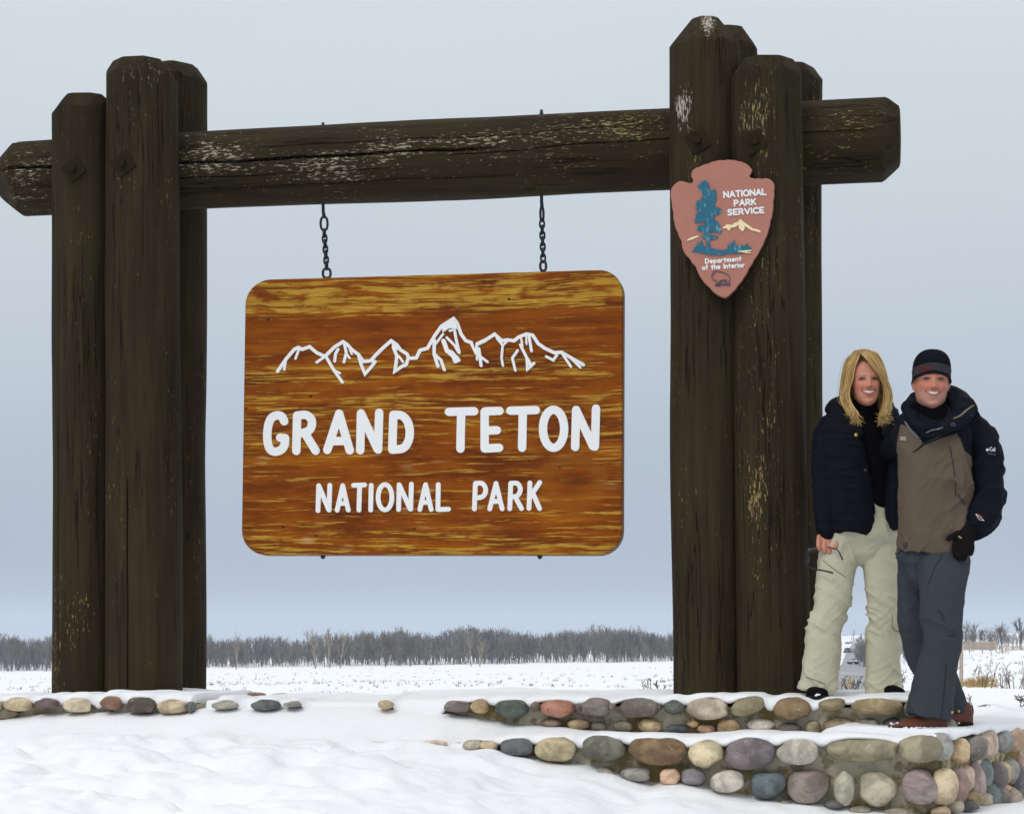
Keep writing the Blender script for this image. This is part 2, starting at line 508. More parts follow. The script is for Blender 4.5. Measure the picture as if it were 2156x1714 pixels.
c = m.mix(m.math('MULTIPLY', m.step(n3, 0.52, 0.66), 0.4), c, m.mix(0.5, oi.outputs['Color'], (0.16, 0.12, 0.06)))
c = m.mix(m.math('MULTIPLY', m.step(n2, 0.60, 0.70), 0.5), c, (0.55, 0.53, 0.48))
c = m.mix(m.math('MULTIPLY', m.step(m.noise(p, 95, 3, 0.6), 0.64, 0.72), 0.4), c, (0.06, 0.055, 0.05))
m.col(c); m.bump(n1, 0.35, 0.02); m.bump(n2, 0.6, 0.008); m.bump(m.noise(p, 160, 3), 0.5, 0.003)
STONE = m.m
m = Mat('mortar', 0.85, 0.2)
p = m.pos()
n1 = m.noise(p, 5, 5, 0.65); n2 = m.noise(p, 45, 5, 0.7)
n3 = m.noise(p, 11, 4, 0.6)
c = m.mix(m.step(n1, 0.45, 0.60), S(200, 193, 172), S(140, 122, 78))
c = m.mix(m.math('MULTIPLY', m.step(n3, 0.52, 0.62), 0.7), c, S(112, 98, 66))
c = m.mix(m.math('MULTIPLY', m.step(n2, 0.52, 0.78), 0.5), c, S(150, 142, 122))
m.col(c); m.bump(n2, 0.45, 0.008); m.bump(n1, 0.2, 0.02)
MORTAR = m.m
# ------------------------------------------------------------------ the place: planes that the sign and the walls stand in
PHI = R(11.2)
UX = np.array([math.cos(PHI), -math.sin(PHI), 0.0])      # along the sign, to the right (right end nearer)
NX = np.array([-math.sin(PHI), -math.cos(PHI), 0.0])     # out of the sign, towards the viewer

class Plane:
    def __init__(s, x, Y, u=UX, n=NX):
        s.p = np.array(at(x, PHY, Y)); s.u, s.n = np.array(u), np.array(n)
    def Y(s, x, off=0.0):
        k = (np.asarray(x, float) - PCX) / FPX
        return (off + s.p.dot(s.n)) / (k * s.n[0] + s.n[1])
    def hit(s, x, y, off=0.0):
        return at(x, y, float(s.Y(x, off)))
    def s_of(s, P): return (np.asarray(P) - s.p).dot(s.u)
    def pt(s, a, off, z): return s.p + s.u * a + s.n * off + np.array([0, 0, z])

SIGN = Plane(1612, 10.62)                 # through the middle of the front logs
UP = Plane(1600, 10.14)                   # front face of the upper tier
LOW = Plane(1600, 9.80)                   # front face of the lower tier
CORNER = LOW.hit(1985, 1540)
A30 = R(31)
US = np.array([math.sin(A30), math.cos(A30), 0.0]); NS = np.array([math.cos(A30), -math.sin(A30), 0.0])
SIDE = Plane(1985, float(LOW.Y(1985)), US, NS)

def up_x(Z): pass

# ------------------------------------------------------------------ ground
def road_z(Y):
    return np.interp(Y, [0, 40, 90, 150, 300, 520, 760, 1750, 2400, 4000], [-0.85, -1.05, -2.2, -3.5, -4.6, -5.5, -3.9, -2.0, -1.8, -1.5])
ROADK = 0.1578
def base_z(X, Y):
    d = X - ROADK * Y
    z = road_z(Y) + 0.0145 * np.clip(d, -260, 400) * sstep(40, 420, Y) * (1 - 0.6 * sstep(1200, 3000, Y))
    z = z + 2.9 * sstep(6, 20, d) * sstep(150, 260, Y) * (1 - sstep(500, 900, Y))
    z = z + 0.55 * np.exp(-((d - 15) / 7.0) ** 2 - ((Y - 205) / 28.0) ** 2)
    hills = sstep(1500, 3200, Y) * (-5 + 4 * vnoise(X / 700, Y / 2500, 0, 5) + 2 * vnoise(X / 210, Y / 900, 0, 6) + 9 * sstep(-60, 160, X) + 7 * sstep(380, 720, X))
    return z + hills
def field_z(X, Y):
    z = base_z(X, Y)
    z = z + 0.10 * fbm(X / 3.0, Y / 5.0, 0, 21) * sstep(18, 60, Y) + 0.22 * fbm(X / 18, Y / 30, 0, 22) * sstep(60, 200, Y)
    near = -0.455 + 0.03 * fbm(X / 1.1, Y / 1.1, 0, 23, 3) - 0.010 * np.clip(Y - 12, 0, 30)
    # low drifted bank behind the right end of the wall
    near = near + 0.13 * np.exp(-((X - 3.9) / 1.6) ** 2 - ((Y - 17.5) / 3.0) ** 2) + 0.05 * np.exp(-((X - 2.9) / 0.5) ** 2 - ((Y - 12.0) / 0.8) ** 2)
    near = near + 0.115 * sstep(3.0, 1.6, X) * sstep(12.4, 11.5, Y)
    t = sstep(19, 34, Y)
    z = near * (1 - t) + z * t
    z = z - 0.25 * (1 - sstep(3.0, 5.2, np.abs(X - ROADK * Y))) * sstep(60, 110, Y) * (1 - sstep(1700, 1900, Y))
    return z

def low_ground(X, Y):
    return -0.80 + 0.03 * fbm(X / 0.9, Y / 0.9, 0, 31, 3) + 0 * X

def beyond_side(X, Y):
    """signed distance to the right of the side wall line"""
    return (X - SIDE.p[0]) * NS[0] + (Y - SIDE.p[1]) * NS[1]

# back field: a fan of quads out to the hills
ys = np.concatenate([np.linspace(10.2, 14, 60), np.geomspace(14.15, 60, 70), np.geomspace(61, 900, 150), np.geomspace(910, 4800, 50)])
ks = np.concatenate([np.linspace(-1.4, -0.3, 40)[:-1], np.linspace(-0.3, 0.3, 200), np.linspace(0.3, 1.4, 40)[1:]])
Yg, Kg = np.meshgrid(ys, ks, indexing='ij')
Xg = Kg * Yg
Zg = field_z(Xg, Yg)
e = sstep(-0.32, -0.12, beyond_side(Xg, Yg)) * (1 - sstep(16, 26, Yg))
Zg = Zg * (1 - e) + (low_ground(Xg, Yg) - 0.02) * e
dU = (Xg - UP.p[0]) * NX[0] + (Yg - UP.p[1]) * NX[1]          # >0 in front of the upper tier
Zg = np.where(dU > -0.12, -1.1, Zg)
fld = obj('snow_field', np.stack([Xg, Yg, Zg], -1).reshape(-1, 3), grid_faces(*Xg.shape), FIELD)
tag(fld, kind='structure')

# front bank: drifted against the tiers, falling towards the camera
HU = [(-200, 1506), (0, 1511), (40, 1508), (90, 1502), (150, 1500), (250, 1497), (330, 1499), (400, 1496), (440, 1488), (520, 1487), (640, 1486), (760, 1485), (850, 1489), (930, 1499), (1000, 1507), (1040, 1516), (1300, 1560), (2300, 1620)]
HL = [(-200, 1548), (0, 1544), (200, 1540), (450, 1538), (700, 1545), (850, 1552), (930, 1556), (1000, 1568), (1060, 1577), (1130, 1592), (1200, 1603), (1270, 1612), (1350, 1634), (1393, 1643), (1434, 1638), (1505, 1648), (1570, 1662), (1600, 1672), (1652, 1679), (1740, 1688), (1787, 1697), (1887, 1706), (1964, 1710), (2100, 1712)]
xs = np.linspace(-5.2, 4.6, 430); ys = np.concatenate([np.linspace(1.0, 6.5, 50)[:-1], np.linspace(6.5, 11.4, 260)])
Yg, Xg = np.meshgrid(ys, xs, indexing='ij')
d1 = (Xg - UP.p[0]) * NX[0] + (Yg - UP.p[1]) * NX[1]
d2 = (Xg - LOW.p[0]) * NX[0] + (Yg - LOW.p[1]) * NX[1]
sa = (Xg - UP.p[0]) * UX[0] + (Yg - UP.p[1]) * UX[1]
def x_on(pl, s):
    P = pl.p[None, :] + s.reshape(-1, 1) * pl.u[None, :]
    return (PCX + P[:, 0] / P[:, 1] * FPX).reshape(s.shape), P[:, 1].reshape(s.shape)
xu, Yu = x_on(UP, sa); xl, Yl = x_on(LOW, sa)
hu = (PHY - itp(xu, HU)) / FPX * Yu
hl = (PHY - itp(xl, HL)) / FPX * Yl
D = 0.34
t = sstep(0, 1, np.clip(d1 / D, 0, 1)) * 0.6 + 0.4 * np.clip(d1 / D, 0, 1)
Z = hu * (1 - t) + hl * t
d = np.clip(d2, 0, None)
right = sstep(-1.2, 1.2, sa)
slope = (0.11 + 0.02 * right) * np.minimum(d, 2.6) + 0.16 * np.clip(d - 2.6, 0, None) + 0.05 * np.clip(d - 4.2, 0, None)
Z = np.where(d1 > 0, Z - slope, hu - 0.02)
# trampled, wind-packed lumps on the left, smooth drift on the right
amp = (1 - 0.72 * sstep(-2.6, 0.3, sa)) * sstep(0.1, 0.6, d1)
l1 = fbm(Xg * 1.5 + 0.4 * vnoise(Xg, Yg, 0, 3), Yg * 2.2, 0, 41, 3)
l2 = np.abs(fbm(Xg * 3.2, Yg * 4.5, 0, 43, 3))
l3 = fbm(Xg * 9, Yg * 11, 0, 47, 2)
l4 = np.minimum(vnoise(Xg * 4.2, Yg * 5.0, 2, 53), 0.1)                    # boot holes
Z = Z + amp * (0.030 * l1 - 0.055 * l2 + 0.014 * l3 + 0.06 * l4 + 0.014 * np.maximum(vnoise(Xg * 13, Yg * 15, 1, 59), 0.25) * sstep(-0.1, 0.5, vnoise(Xg * 1.7, Yg * 1.7, 3, 60))) + 0.007 * fbm(Xg * 2.0 - Yg * 1.2, Yg * 7.0, 0, 49, 3) * sstep(0.05, 0.5, d2)
Z = np.where(d2 > 0.02, np.minimum(Z, hl + 0.05), Z)
# to the right of the corner
e = sstep(-0.25, 0.05, beyond_side(Xg, Yg))
zr = np.maximum(low_ground(Xg, Yg) + 0.055 - 0.02 * np.clip(d2, 0, 3), -1.6) - 0.15 * np.clip(d2 - 1.0, 0, 4)
Z = Z * (1 - e) + zr * e
inside = (d1 < -0.05) & (beyond_side(Xg, Yg) < -0.12)
Z = np.where(inside, -1.2, Z)
bank = obj('snow_bank', np.stack([Xg, Yg, Z], -1).reshape(-1, 3), grid_faces(*Xg.shape), SNOW)
tag(bank, kind='structure')

# road
m = Mat('slushy_road', 0.5, 0.4)
p = m.pos()
n = m.noise(m.map(p, (0.5, 0.02, 1), rot=(0, 0, -0.156)), 1.0, 5, 0.65)
m.col(m.mix(m.step(n, 0.42, 0.7), S(128, 128, 132), S(176, 176, 180)))
ROAD = m.m
ry = np.geomspace(90, 1800, 140)
rw = np.linspace(-3.6, 3.6, 7)
Yr, Wr = np.meshgrid(ry, rw, indexing='ij')
Xr = ROADK * Yr + Wr
Zr = np.repeat((base_z(ROADK * ry, ry))[:, None], 7, 1) + 0.02
road = obj('road', np.stack([Xr, Yr, Zr], -1).reshape(-1, 3), grid_faces(*Xr.shape), ROAD)
tag(road, kind='structure')

# ------------------------------------------------------------------ stone tiers
def stone_mesh(seed, pw=2.3):
    bm = bmesh.new(); bmesh.ops.create_icosphere(bm, subdivisions=4, radius=1.0)
    V = np.array([v.co[:] for v in bm.verts]); F = np.array([[v.index for v in f.verts] for f in bm.faces], np.int32); bm.free()
    k = (np.abs(V) ** pw).sum(1) ** (-1 / pw)
    V = V * k[:, None]
    r = 1 + 0.13 * fbm(V[:, 0] * 1.1, V[:, 1] * 1.1, V[:, 2] * 1.1, seed, 2) + 0.02 * fbm(V[:, 0] * 4, V[:, 1] * 4, V[:, 2] * 4, seed + 5, 2)
    # one or two flattened faces, as river cobbles have
    g = np.random.default_rng(seed)
    for q in range(3):
        nrm = g.normal(size=3); nrm /= np.linalg.norm(nrm)
        h = V.dot(nrm); cut = g.uniform(0.80, 0.95)
        V = V - np.outer(np.clip(h - cut, 0, None) * 0.55, nrm)
    V = V * r[:, None]
    V /= np.maximum(np.abs(V).max(0), 1e-6)
    return V, F

class Tier:
    pass
STONES = {'up': [], 'low': [], 'side': []}
def stone(wall, plane, x, y, rx, ry, rgb, rot=0.0, key=None, proud=0.035, deep=None, back=False, pw=2.3, shear=1.0):
    """A cobble seen at photo position (x, y), half sizes rx, ry; it is set in the wall's face and bulges out of it."""
    P = np.array(plane.hit(x, y, proud * 0.3))
    k = P[1] / FPX
    fore = shear if shear != 1.0 else 1.0
    a, b = rx * k / fore, ry * k
    c = deep if deep else min(0.12, 0.62 * min(a, b) + 0.035)
    V, F = stone_mesh(int(x * 7 + y * 13) % 9973, pw)
    V = V * np.array([a, c, b])
    th = R(rot)
    V = np.stack([V[:, 0] * math.cos(th) - V[:, 2] * math.sin(th), V[:, 1], V[:, 0] * math.sin(th) + V[:, 2] * math.cos(th)], 1)
    W = np.outer(V[:, 0], plane.u) + np.outer(-V[:, 1], plane.n) + np.outer(V[:, 2], [0, 0, 1])
    ctr = P + plane.n * (proud - c * 0.62)
    if back: ctr = P
    me = make_mesh('stone', W, F)
    me.materials.append(STONE)
    o = bpy.data.objects.new('stone', me); COL.objects.link(o)
    o.location = ctr
    lum = sum(S(*rgb)) / 3
    o.color = (*[min(0.85, (q * 0.68 + lum * 0.32) * 1.14) for q in S(*rgb)], 1)
    o.parent = wall; o.matrix_parent_inverse = wmat(wall).inverted()
    if key:
        STONES[key].append((plane.s_of(ctr), ctr[2], a, b, (ctr - plane.p).dot(plane.n) + c))
    return o

def core(name, pl, s0, s1, d0, d1, z0, z1, parent, seed):
    """mortared core: a block with a rough face"""
    ns, nz, nd = int((s1 - s0) / 0.03), int((z1 - z0) / 0.03) + 2, max(3, int((d0 - d1) / 0.1))
    parts = []
    def sheet(A, B, O, n1, n2):
        i, j = np.meshgrid(np.linspace(0, 1, n1), np.linspace(0, 1, n2), indexing='ij')
        return (O + i[..., None] * A + j[..., None] * B).reshape(-1, 3), [list(f) for f in grid_faces(n1, n2)]
    U, Nn, K = pl.u, pl.n, np.array([0, 0, 1.0])
    O = pl.pt(s0, d0, z0)
    parts.append(sheet(U * (s1 - s0), K * (z1 - z0), O, ns, nz))
    parts.append(sheet(U * (s1 - s0), K * (z1 - z0), pl.pt(s0, d1, z0), ns // 3 + 2, 3))
    parts.append(sheet(U * (s1 - s0), -Nn * (d0 - d1), pl.pt(s0, d0, z1), ns, nd))
    for s in (s0, s1): parts.append(sheet(-Nn * (d0 - d1), K * (z1 - z0), pl.pt(s, d0, z0), nd, nz))
    V, F = join(parts)
    rr = 0.016 * fbm(V[:, 0] * 7, V[:, 1] * 7, V[:, 2] * 9, seed, 3)
    V = V + np.outer(rr, Nn) + np.outer(rr * 0.5, U)
    return obj(name, V, F, MORTAR, parent)

ZUP, ZLOW = -0.305, -0.465
sU = lambda x: float(UP.s_of(UP.hit(x, 1480)))
sL = lambda x: float(LOW.s_of(LOW.hit(x, 1560)))
upper = thing('stone_wall', tuple(UP.pt(0, -0.4, -0.8)), 'upper tier of the snow capped cobblestone wall that carries both log pillars', 'stone wall', 'tiers of the cobblestone base')
core('mortar', UP, sU(-330), sU(416), 0.0, -0.95, -1.0, ZUP, upper, 3)
core('mortar', UP, sU(436), sU(1975), 0.0, -0.95, -1.0, ZUP, upper, 4)
lower = thing('stone_wall', tuple(LOW.pt(0, -0.2, -1.0)), 'lower stepped tier of cobblestones with a corner, the man stands on it', 'stone wall', 'tiers of the cobblestone base')
core('mortar', LOW, sL(700), sL(1985) - 0.02, 0.0, -0.36, -1.15, ZLOW, lower, 5)
core('mortar', SIDE, 0.0, 3.4, 0.0, -0.32, -1.15, ZLOW, lower, 6)

Z6 = lambda a: (886.1 + a[0] * 0.589, 1397.3 + a[1] * 0.589, a[2] * 0.589, a[3] * 0.589)
Z5 = lambda a: (a[0] * 0.50585, 1261 + a[1] * 0.50585, a[2] * 0.50585, a[3] * 0.50585)
ZS = lambda a: (1772.2 + a[0] * 0.178, 1465.5 + a[1] * 0.178, a[2] * 0.178, a[3] * 0.178)
ROW1 = [(137, 153, 53, 23, (122, 106, 106)), (219, 152, 33, 28, (186, 152, 98)), (326, 158, 66, 36, (84, 98, 92)), (416, 153, 17, 21, (128, 108, 94)),
        (497, 157, 66, 35, (184, 116, 86)), (572, 153, 13, 14, (112, 106, 96)), (630, 156, 54, 37, (134, 120, 112)), (689, 152, 13, 14, (120, 112, 100)),
        (780, 156, 79, 36, (122, 110, 102)), (860, 152, 9, 13, (120, 112, 104)), (908, 155, 38, 28, (92, 97, 92)), (1032, 159, 79, 41, (192, 172, 146)),
        (1170, 152, 62, 35, (138, 128, 92), 14), (1328, 160, 69, 43, (144, 114, 72)), (1473, 144, 50, 22, (152, 134, 96), 6), (1637, 151, 98, 30, (170, 148, 98)), (1765, 158, 44, 32, (120, 114, 104))]
for a in ROW1: stone(upper, UP, *Z6(a), a[4], a[5] if len(a) > 5 else 0, 'up', 0.075, pw=2.2)
ROW2 = [(470, 212, 42, 17, (142, 122, 104)), (566, 213, 44, 19, (178, 148, 98)), (640, 222, 30, 16, (130, 124, 110)), (726, 221, 38, 22, (140, 130, 102)), (822, 220, 46, 26, (198, 170, 116)),
        (915, 230, 42, 15, (84, 90, 100)), (976, 214, 23, 13, (178, 142, 88)), (1022, 234, 33, 18, (198, 154, 108)), (1102, 224, 43, 29, (168, 134, 84)),
        (1217, 216, 52, 22, (208, 194, 178)), (1318, 234, 44, 26, (116, 102, 96)), (1403, 226, 28, 28, (152, 138, 102)), (1500, 228, 61, 38, (152, 128, 102)),
        (1602, 224, 43, 36, (132, 132, 126)), (1692, 222, 42, 32, (102, 102, 102)), (1790, 224, 40, 28, (134, 120, 108)), (1880, 222, 38, 30, (150, 138, 118))]
for a in ROW2: stone(upper, UP, *Z6(a), a[4], a[5] if len(a) > 5 else 0, None, 0.045)
PED = [(-130, 440, 60, 28, (176, 164, 140)), (-3, 441, 30, 28, (202, 192, 172)), (92, 438, 63, 27, (208, 184, 138)), (215, 434, 58, 19, (112, 88, 88)), (340, 443, 63, 30, (218, 198, 158)),
       (477, 431, 45, 29, (152, 106, 78)), (600, 441, 65, 33, (104, 90, 80)), (735, 447, 66, 32, (198, 172, 132)), (812, 446, 14, 22, (120, 120, 122))]
for a in PED: stone(upper, UP, *Z5(a), a[4], 0, 'up', 0.08)
for a in [(380, 521, 15, 19, (150, 96, 80)), (20, 478, 70, 24, (150, 140, 116))]: stone(upper, UP, *Z5(a), a[4], 0, None, 0.09 if a[0] > 100 else 0.05)
for a in [(953, 441, 56, 17, (172, 166, 146)), (1123, 439, 66, 23, (96, 101, 100)), (1232, 436, 40, 12, (156, 150, 140)), (1618, 437, 34, 20, (212, 182, 132))]:
    stone(upper, UP, *Z5(a), a[4], 0, 'up', 0.085)
for x, y, rx, ry, c in [(535, 1463, 26, 7, (160, 112, 92)), (594, 1464, 26, 6, (170, 152, 128)), (440, 1474, 12, 13, (148, 92, 76)), (94, 1466, 24, 8, (92, 76, 82)), (10, 1468, 22, 6, (150, 140, 130)), (690, 1466, 30, 5, (150, 140, 120))]:
    stone(upper, UP, x, y, rx, ry, c, 0, None, 0, 0.07, True).location = UP.hit(x, y, -0.86 if x != 440 else -0.55)
LROW1 = [(65, 280, 44, 11, (214, 186, 160)), (195, 289, 40, 20, (186, 176, 150)), (252, 290, 32, 21, (192, 168, 128)), (348, 297, 61, 36, (96, 98, 106)), (492, 303, 81, 44, (186, 166, 120)), (662, 299, 80, 50, (114, 112, 96)),
         (852, 310, 106, 51, (134, 104, 66)), (1020, 318, 64, 53, (220, 200, 150)), (1178, 318, 91, 60, (120, 109, 115)), (1355, 314, 81, 50, (188, 178, 162)),
         (1575, 305, 131, 44, (150, 140, 106)), (1790, 303, 81, 50, (152, 144, 112))]
for a in LROW1: stone(lower, LOW, *Z6(a), a[4], 0, 'low', 0.085, pw=2.5 if a[0] in (852, 1020, 1355) else 2.2)
LROW2 = [(660, 392, 40, 24, (168, 160, 148)), (775, 392, 56, 26, (150, 146, 138)), (897, 400, 39, 32, (220, 174, 134)), (980, 402, 46, 32, (126, 122, 126)), (1100, 417, 63, 42, (200, 190, 174)), (1242, 428, 66, 54, (92, 106, 112)),
         (1387, 438, 78, 63, (138, 122, 114)), (1515, 440, 37, 66, (176, 172, 150)), (1633, 443, 74, 66, (180, 172, 142)), (1785, 441, 72, 67, (154, 134, 134))]
for a in LROW2: stone(lower, LOW, *Z6(a), a[4], 0, None, 0.075)
LROW3 = [(1300, 505, 40, 20, (150, 140, 120)), (1480, 500, 36, 18, (110, 108, 108)), (1570, 520, 44, 18, (150, 144, 130)), (1700, 528, 48, 18, (160, 150, 130)), (1860, 524, 36, 19, (190, 160, 120))]
for a in LROW3: stone(lower, LOW, *Z6(a), a[4], 0, None, 0.06)
SIDES = [(1215, 610, 70, 172, (150, 150, 146)), (1398, 640, 72, 145, (208, 174, 120)), (1550, 605, 112, 152, (122, 116, 110)), (1735, 560, 122, 180, (194, 168, 142)), (1915, 535, 82, 132, (152, 152, 152)), (2040, 512, 84, 132, (208, 166, 126)), (2130, 505, 50, 90, (190, 170, 145)),
         (1235, 1080, 96, 222, (204, 180, 140)), (1365, 1060, 72, 212, (158, 126, 120)), (1460, 980, 80, 198, (198, 172, 142)), (1582, 1030, 86, 258, (172, 146, 140)), (1525, 1205, 68, 95, (160, 136, 90)),
         (1705, 900, 82, 165, (108, 122, 126)), (1775, 1170, 72, 160, (112, 122, 124)), (1822, 930, 66, 150, (126, 116, 120)), (1912, 920, 62, 150, (202, 172, 118)), (1985, 880, 56, 160, (150, 148, 138)), (2050, 1010, 44, 200, (116, 116, 126)), (2125, 930, 58, 220, (188, 148, 132)),
         (1340, 1295, 58, 80, (170, 158, 138)), (1470, 1295, 54, 62, (116, 114, 114)), (1690, 1215, 66, 82, (180, 164, 140)), (1885, 1200, 56, 120, (146, 134, 122)), (1990, 1200, 86, 132, (172, 152, 132)), (1912, 1085, 48, 58, (206, 158, 106)), (2090, 1190, 44, 70, (190, 180, 166)), (1200, 1370, 80, 60, (186, 160, 120))]
for i, a in enumerate(SIDES):
    q = ZS(a)
    if q[0] < SIDE.p[0] / SIDE.p[1] * FPX + PCX + 3:
        stone(lower, LOW, *q, a[4], 0, 'low' if a[1] < 700 else None, 0.05, 0.10)
    else:
        stone(lower, SIDE, q[0] - 4, q[1], q[2] * 0.92, q[3] * 1.06, a[4], 0, 'side' if a[1] < 700 else None, 0.025 + 0.010 * (i % 3), 0.058, shear=0.36)
g = np.random.default_rng(5)
s0 = float(SIDE.s_of(SIDE.hit(2150, 1540)))
pal = [(194, 168, 142), (152, 150, 148), (120, 116, 112), (204, 170, 124), (160, 130, 122), (110, 120, 124), (176, 160, 130)]
for r_ in range(2):                       # the side wall goes on out of frame
    s_ = s0 + 0.1
    while s_ < 3.3:
        w = g.uniform(0.09, 0.14)
        P = SIDE.pt(s_ + w, 0, -0.475 if r_ == 0 else -0.64); q = topx([P])
        k = P[1] / FPX
        stone(lower, SIDE, float(q[0][0]), float(q[1][0]), w / k * 0.36, g.uniform(0.07, 0.085) / k, pal[int(g.integers(7))], 0, 'side' if r_ == 0 else None, 0.016, 0.045, shear=0.36)
        s_ += 2 * w

def snow_cap(name, pl, s0, s1, depth, stones, zback, zfront, seed, thick_bumps=0.012, ends=True, front0=0.03, lip_drop=lambda s: 0 * s):
    """Snow lying along a tier: flat on top, rounded over the front, hanging down between the stones."""
    s = np.arange(s0, s1, 0.011); n = len(s)
    zf = zfront(s); zb = zback(s)
    lip = np.full(n, 0.0); dl = np.full(n, front0)
    lip[:] = zf - 0.075 - lip_drop(s)
    for (sc, zc, a, b, dd) in stones:
        q = np.clip(1 - ((s - sc) / (a * 1.02)) ** 2, 0, None)
        top = zc + b * np.sqrt(q) * 0.86
        msk = (q > 0) & (top > lip)
        lip = np.where(msk, top, lip)
        dl = np.where(q > 0, np.maximum(dl, dd * (0.30 + 0.25 * np.sqrt(q))), dl)
    lip = np.minimum(lip, zf - 0.014)
    k = np.ones(5) / 5
    pad = lambda v: np.convolve(np.pad(v, 2, 'edge'), k, 'valid')
    lip = pad(lip) + 0.008 * vnoise(s * 14, 0, 0, seed); dl = pad(pad(dl)) + 0.006 * vnoise(s * 9, 3, 0, seed)
    dl = np.maximum(dl, front0)
    rows = []
    bump = lambda dd, off: thick_bumps * fbm(s * 3.0, np.full(n, dd * 3.0), 0, seed, 3)
    scal = 0.012 * np.cos(np.clip((zf - lip) / 0.075, 0, 1) * math.pi)       # a little higher over stones
    def row(dd, z): rows.append(np.stack([pl.p[0] + pl.u[0] * s + pl.n[0] * dd, pl.p[1] + pl.u[1] * s + pl.n[1] * dd, z], 1))
    z0 = zb
    row(np.full(n, -depth - 0.03), z0 - 0.12)
    row(np.full(n, -depth - 0.035), z0 - 0.03)
    for t in np.linspace(0, 1, 12):
        dd = -depth * (1 - t)
        row(np.full(n, dd), zb * (1 - t) + zf * t + bump(dd, 0) + scal * t * 0.8 - 0.015 * (1 - sstep(0, 0.08, np.full(n, t))))
    for ph in (25, 50, 75, 90):
        c_, s_ = math.sin(R(ph)), math.cos(R(ph))
        row(dl * c_, (zf + bump(0, 0) + scal * 0.8) * s_ + (lip + 0.004) * (1 - s_) if ph < 90 else lip + 0.004)
    row(dl * 0.93 - 0.004, lip - 0.004)
    row(np.full(n, -0.03), lip + 0.002)
    V = np.concatenate(rows)
    F = [list(f) for f in grid_faces(len(rows), n)]
    if ends:
        F.append([r_ * n for r_ in range(len(rows))]); F.append([r_ * n + n - 1 for r_ in range(len(rows))][::-1])
    o = obj(name, V, F, SNOW)
    return tag(o, kind='stuff')

def yz(pl, pts):
    """photo heights along a tier -> z as a function of s"""
    q = np.array([[pl.s_of(pl.hit(x, y)), (PHY - y) / FPX * float(pl.Y(x))] for x, y in pts])
    return lambda s: np.interp(s, q[:, 0], q[:, 1])
zfu = yz(UP, [(-300, 1466), (0, 1464), (100, 1464), (200, 1463), (245, 1458), (300, 1462), (350, 1463), (400, 1463), (416, 1465)])
snow_cap('snow_cover', UP, sU(-330), sU(417), 0.95, STONES['up'], lambda s: zfu(s) + 0.0, zfu, 61)
zfu2 = yz(UP, [(436, 1476), (480, 1471), (560, 1469), (620, 1472), (700, 1471), (800, 1468), (900, 1466), (1000, 1468), (1080, 1470), (1200, 1471), (1300, 1469), (1410, 1466), (1500, 1464), (1600, 1464), (1700, 1466), (1780, 1466), (1900, 1466), (1975, 1468)])
zbu2 = yz(UP, [(436, 1478), (480, 1473), (700, 1470), (900, 1460), (1200, 1462), (1975, 1466)])
snow_cap('snow_cover', UP, sU(436), sU(1978), 0.95, STONES['up'], lambda s: zbu2(s) + 0.01, zfu2, 62, lip_drop=lambda s: 0.06 * sstep(sU(955), sU(900), s))
zfl = yz(LOW, [(860, 1585), (900, 1568), (940, 1556), (1000, 1552), (1100, 1551), (1250, 1549), (1400, 1548), (1500, 1548), (1600, 1546), (1700, 1548), (1800, 1548), (1860, 1549), (1930, 1549), (1985, 1546)])
zbl = yz(UP, [(860, 1535), (910, 1516), (950, 1507), (1000, 1509), (1040, 1518), (1130, 1524), (1250, 1530), (1330, 1536), (1700, 1540), (1850, 1541), (1900, 1541), (2000, 1538)])
snow_cap('snow_cover', LOW, sL(860), sL(1990), 0.35, STONES['low'], lambda s: zbl(s), zfl, 63)
zfs = yz(SIDE, [(1980, 1541), (2030, 1530), (2060, 1526), (2150, 1521), (2300, 1514), (2500, 1507)])
snow_cap('snow_cover', SIDE, 0.0, 3.4, 0.55, STONES['side'], lambda s: zfs(s) + 0.01, zfs, 64, lip_drop=lambda s: -0.04 + 0 * s)
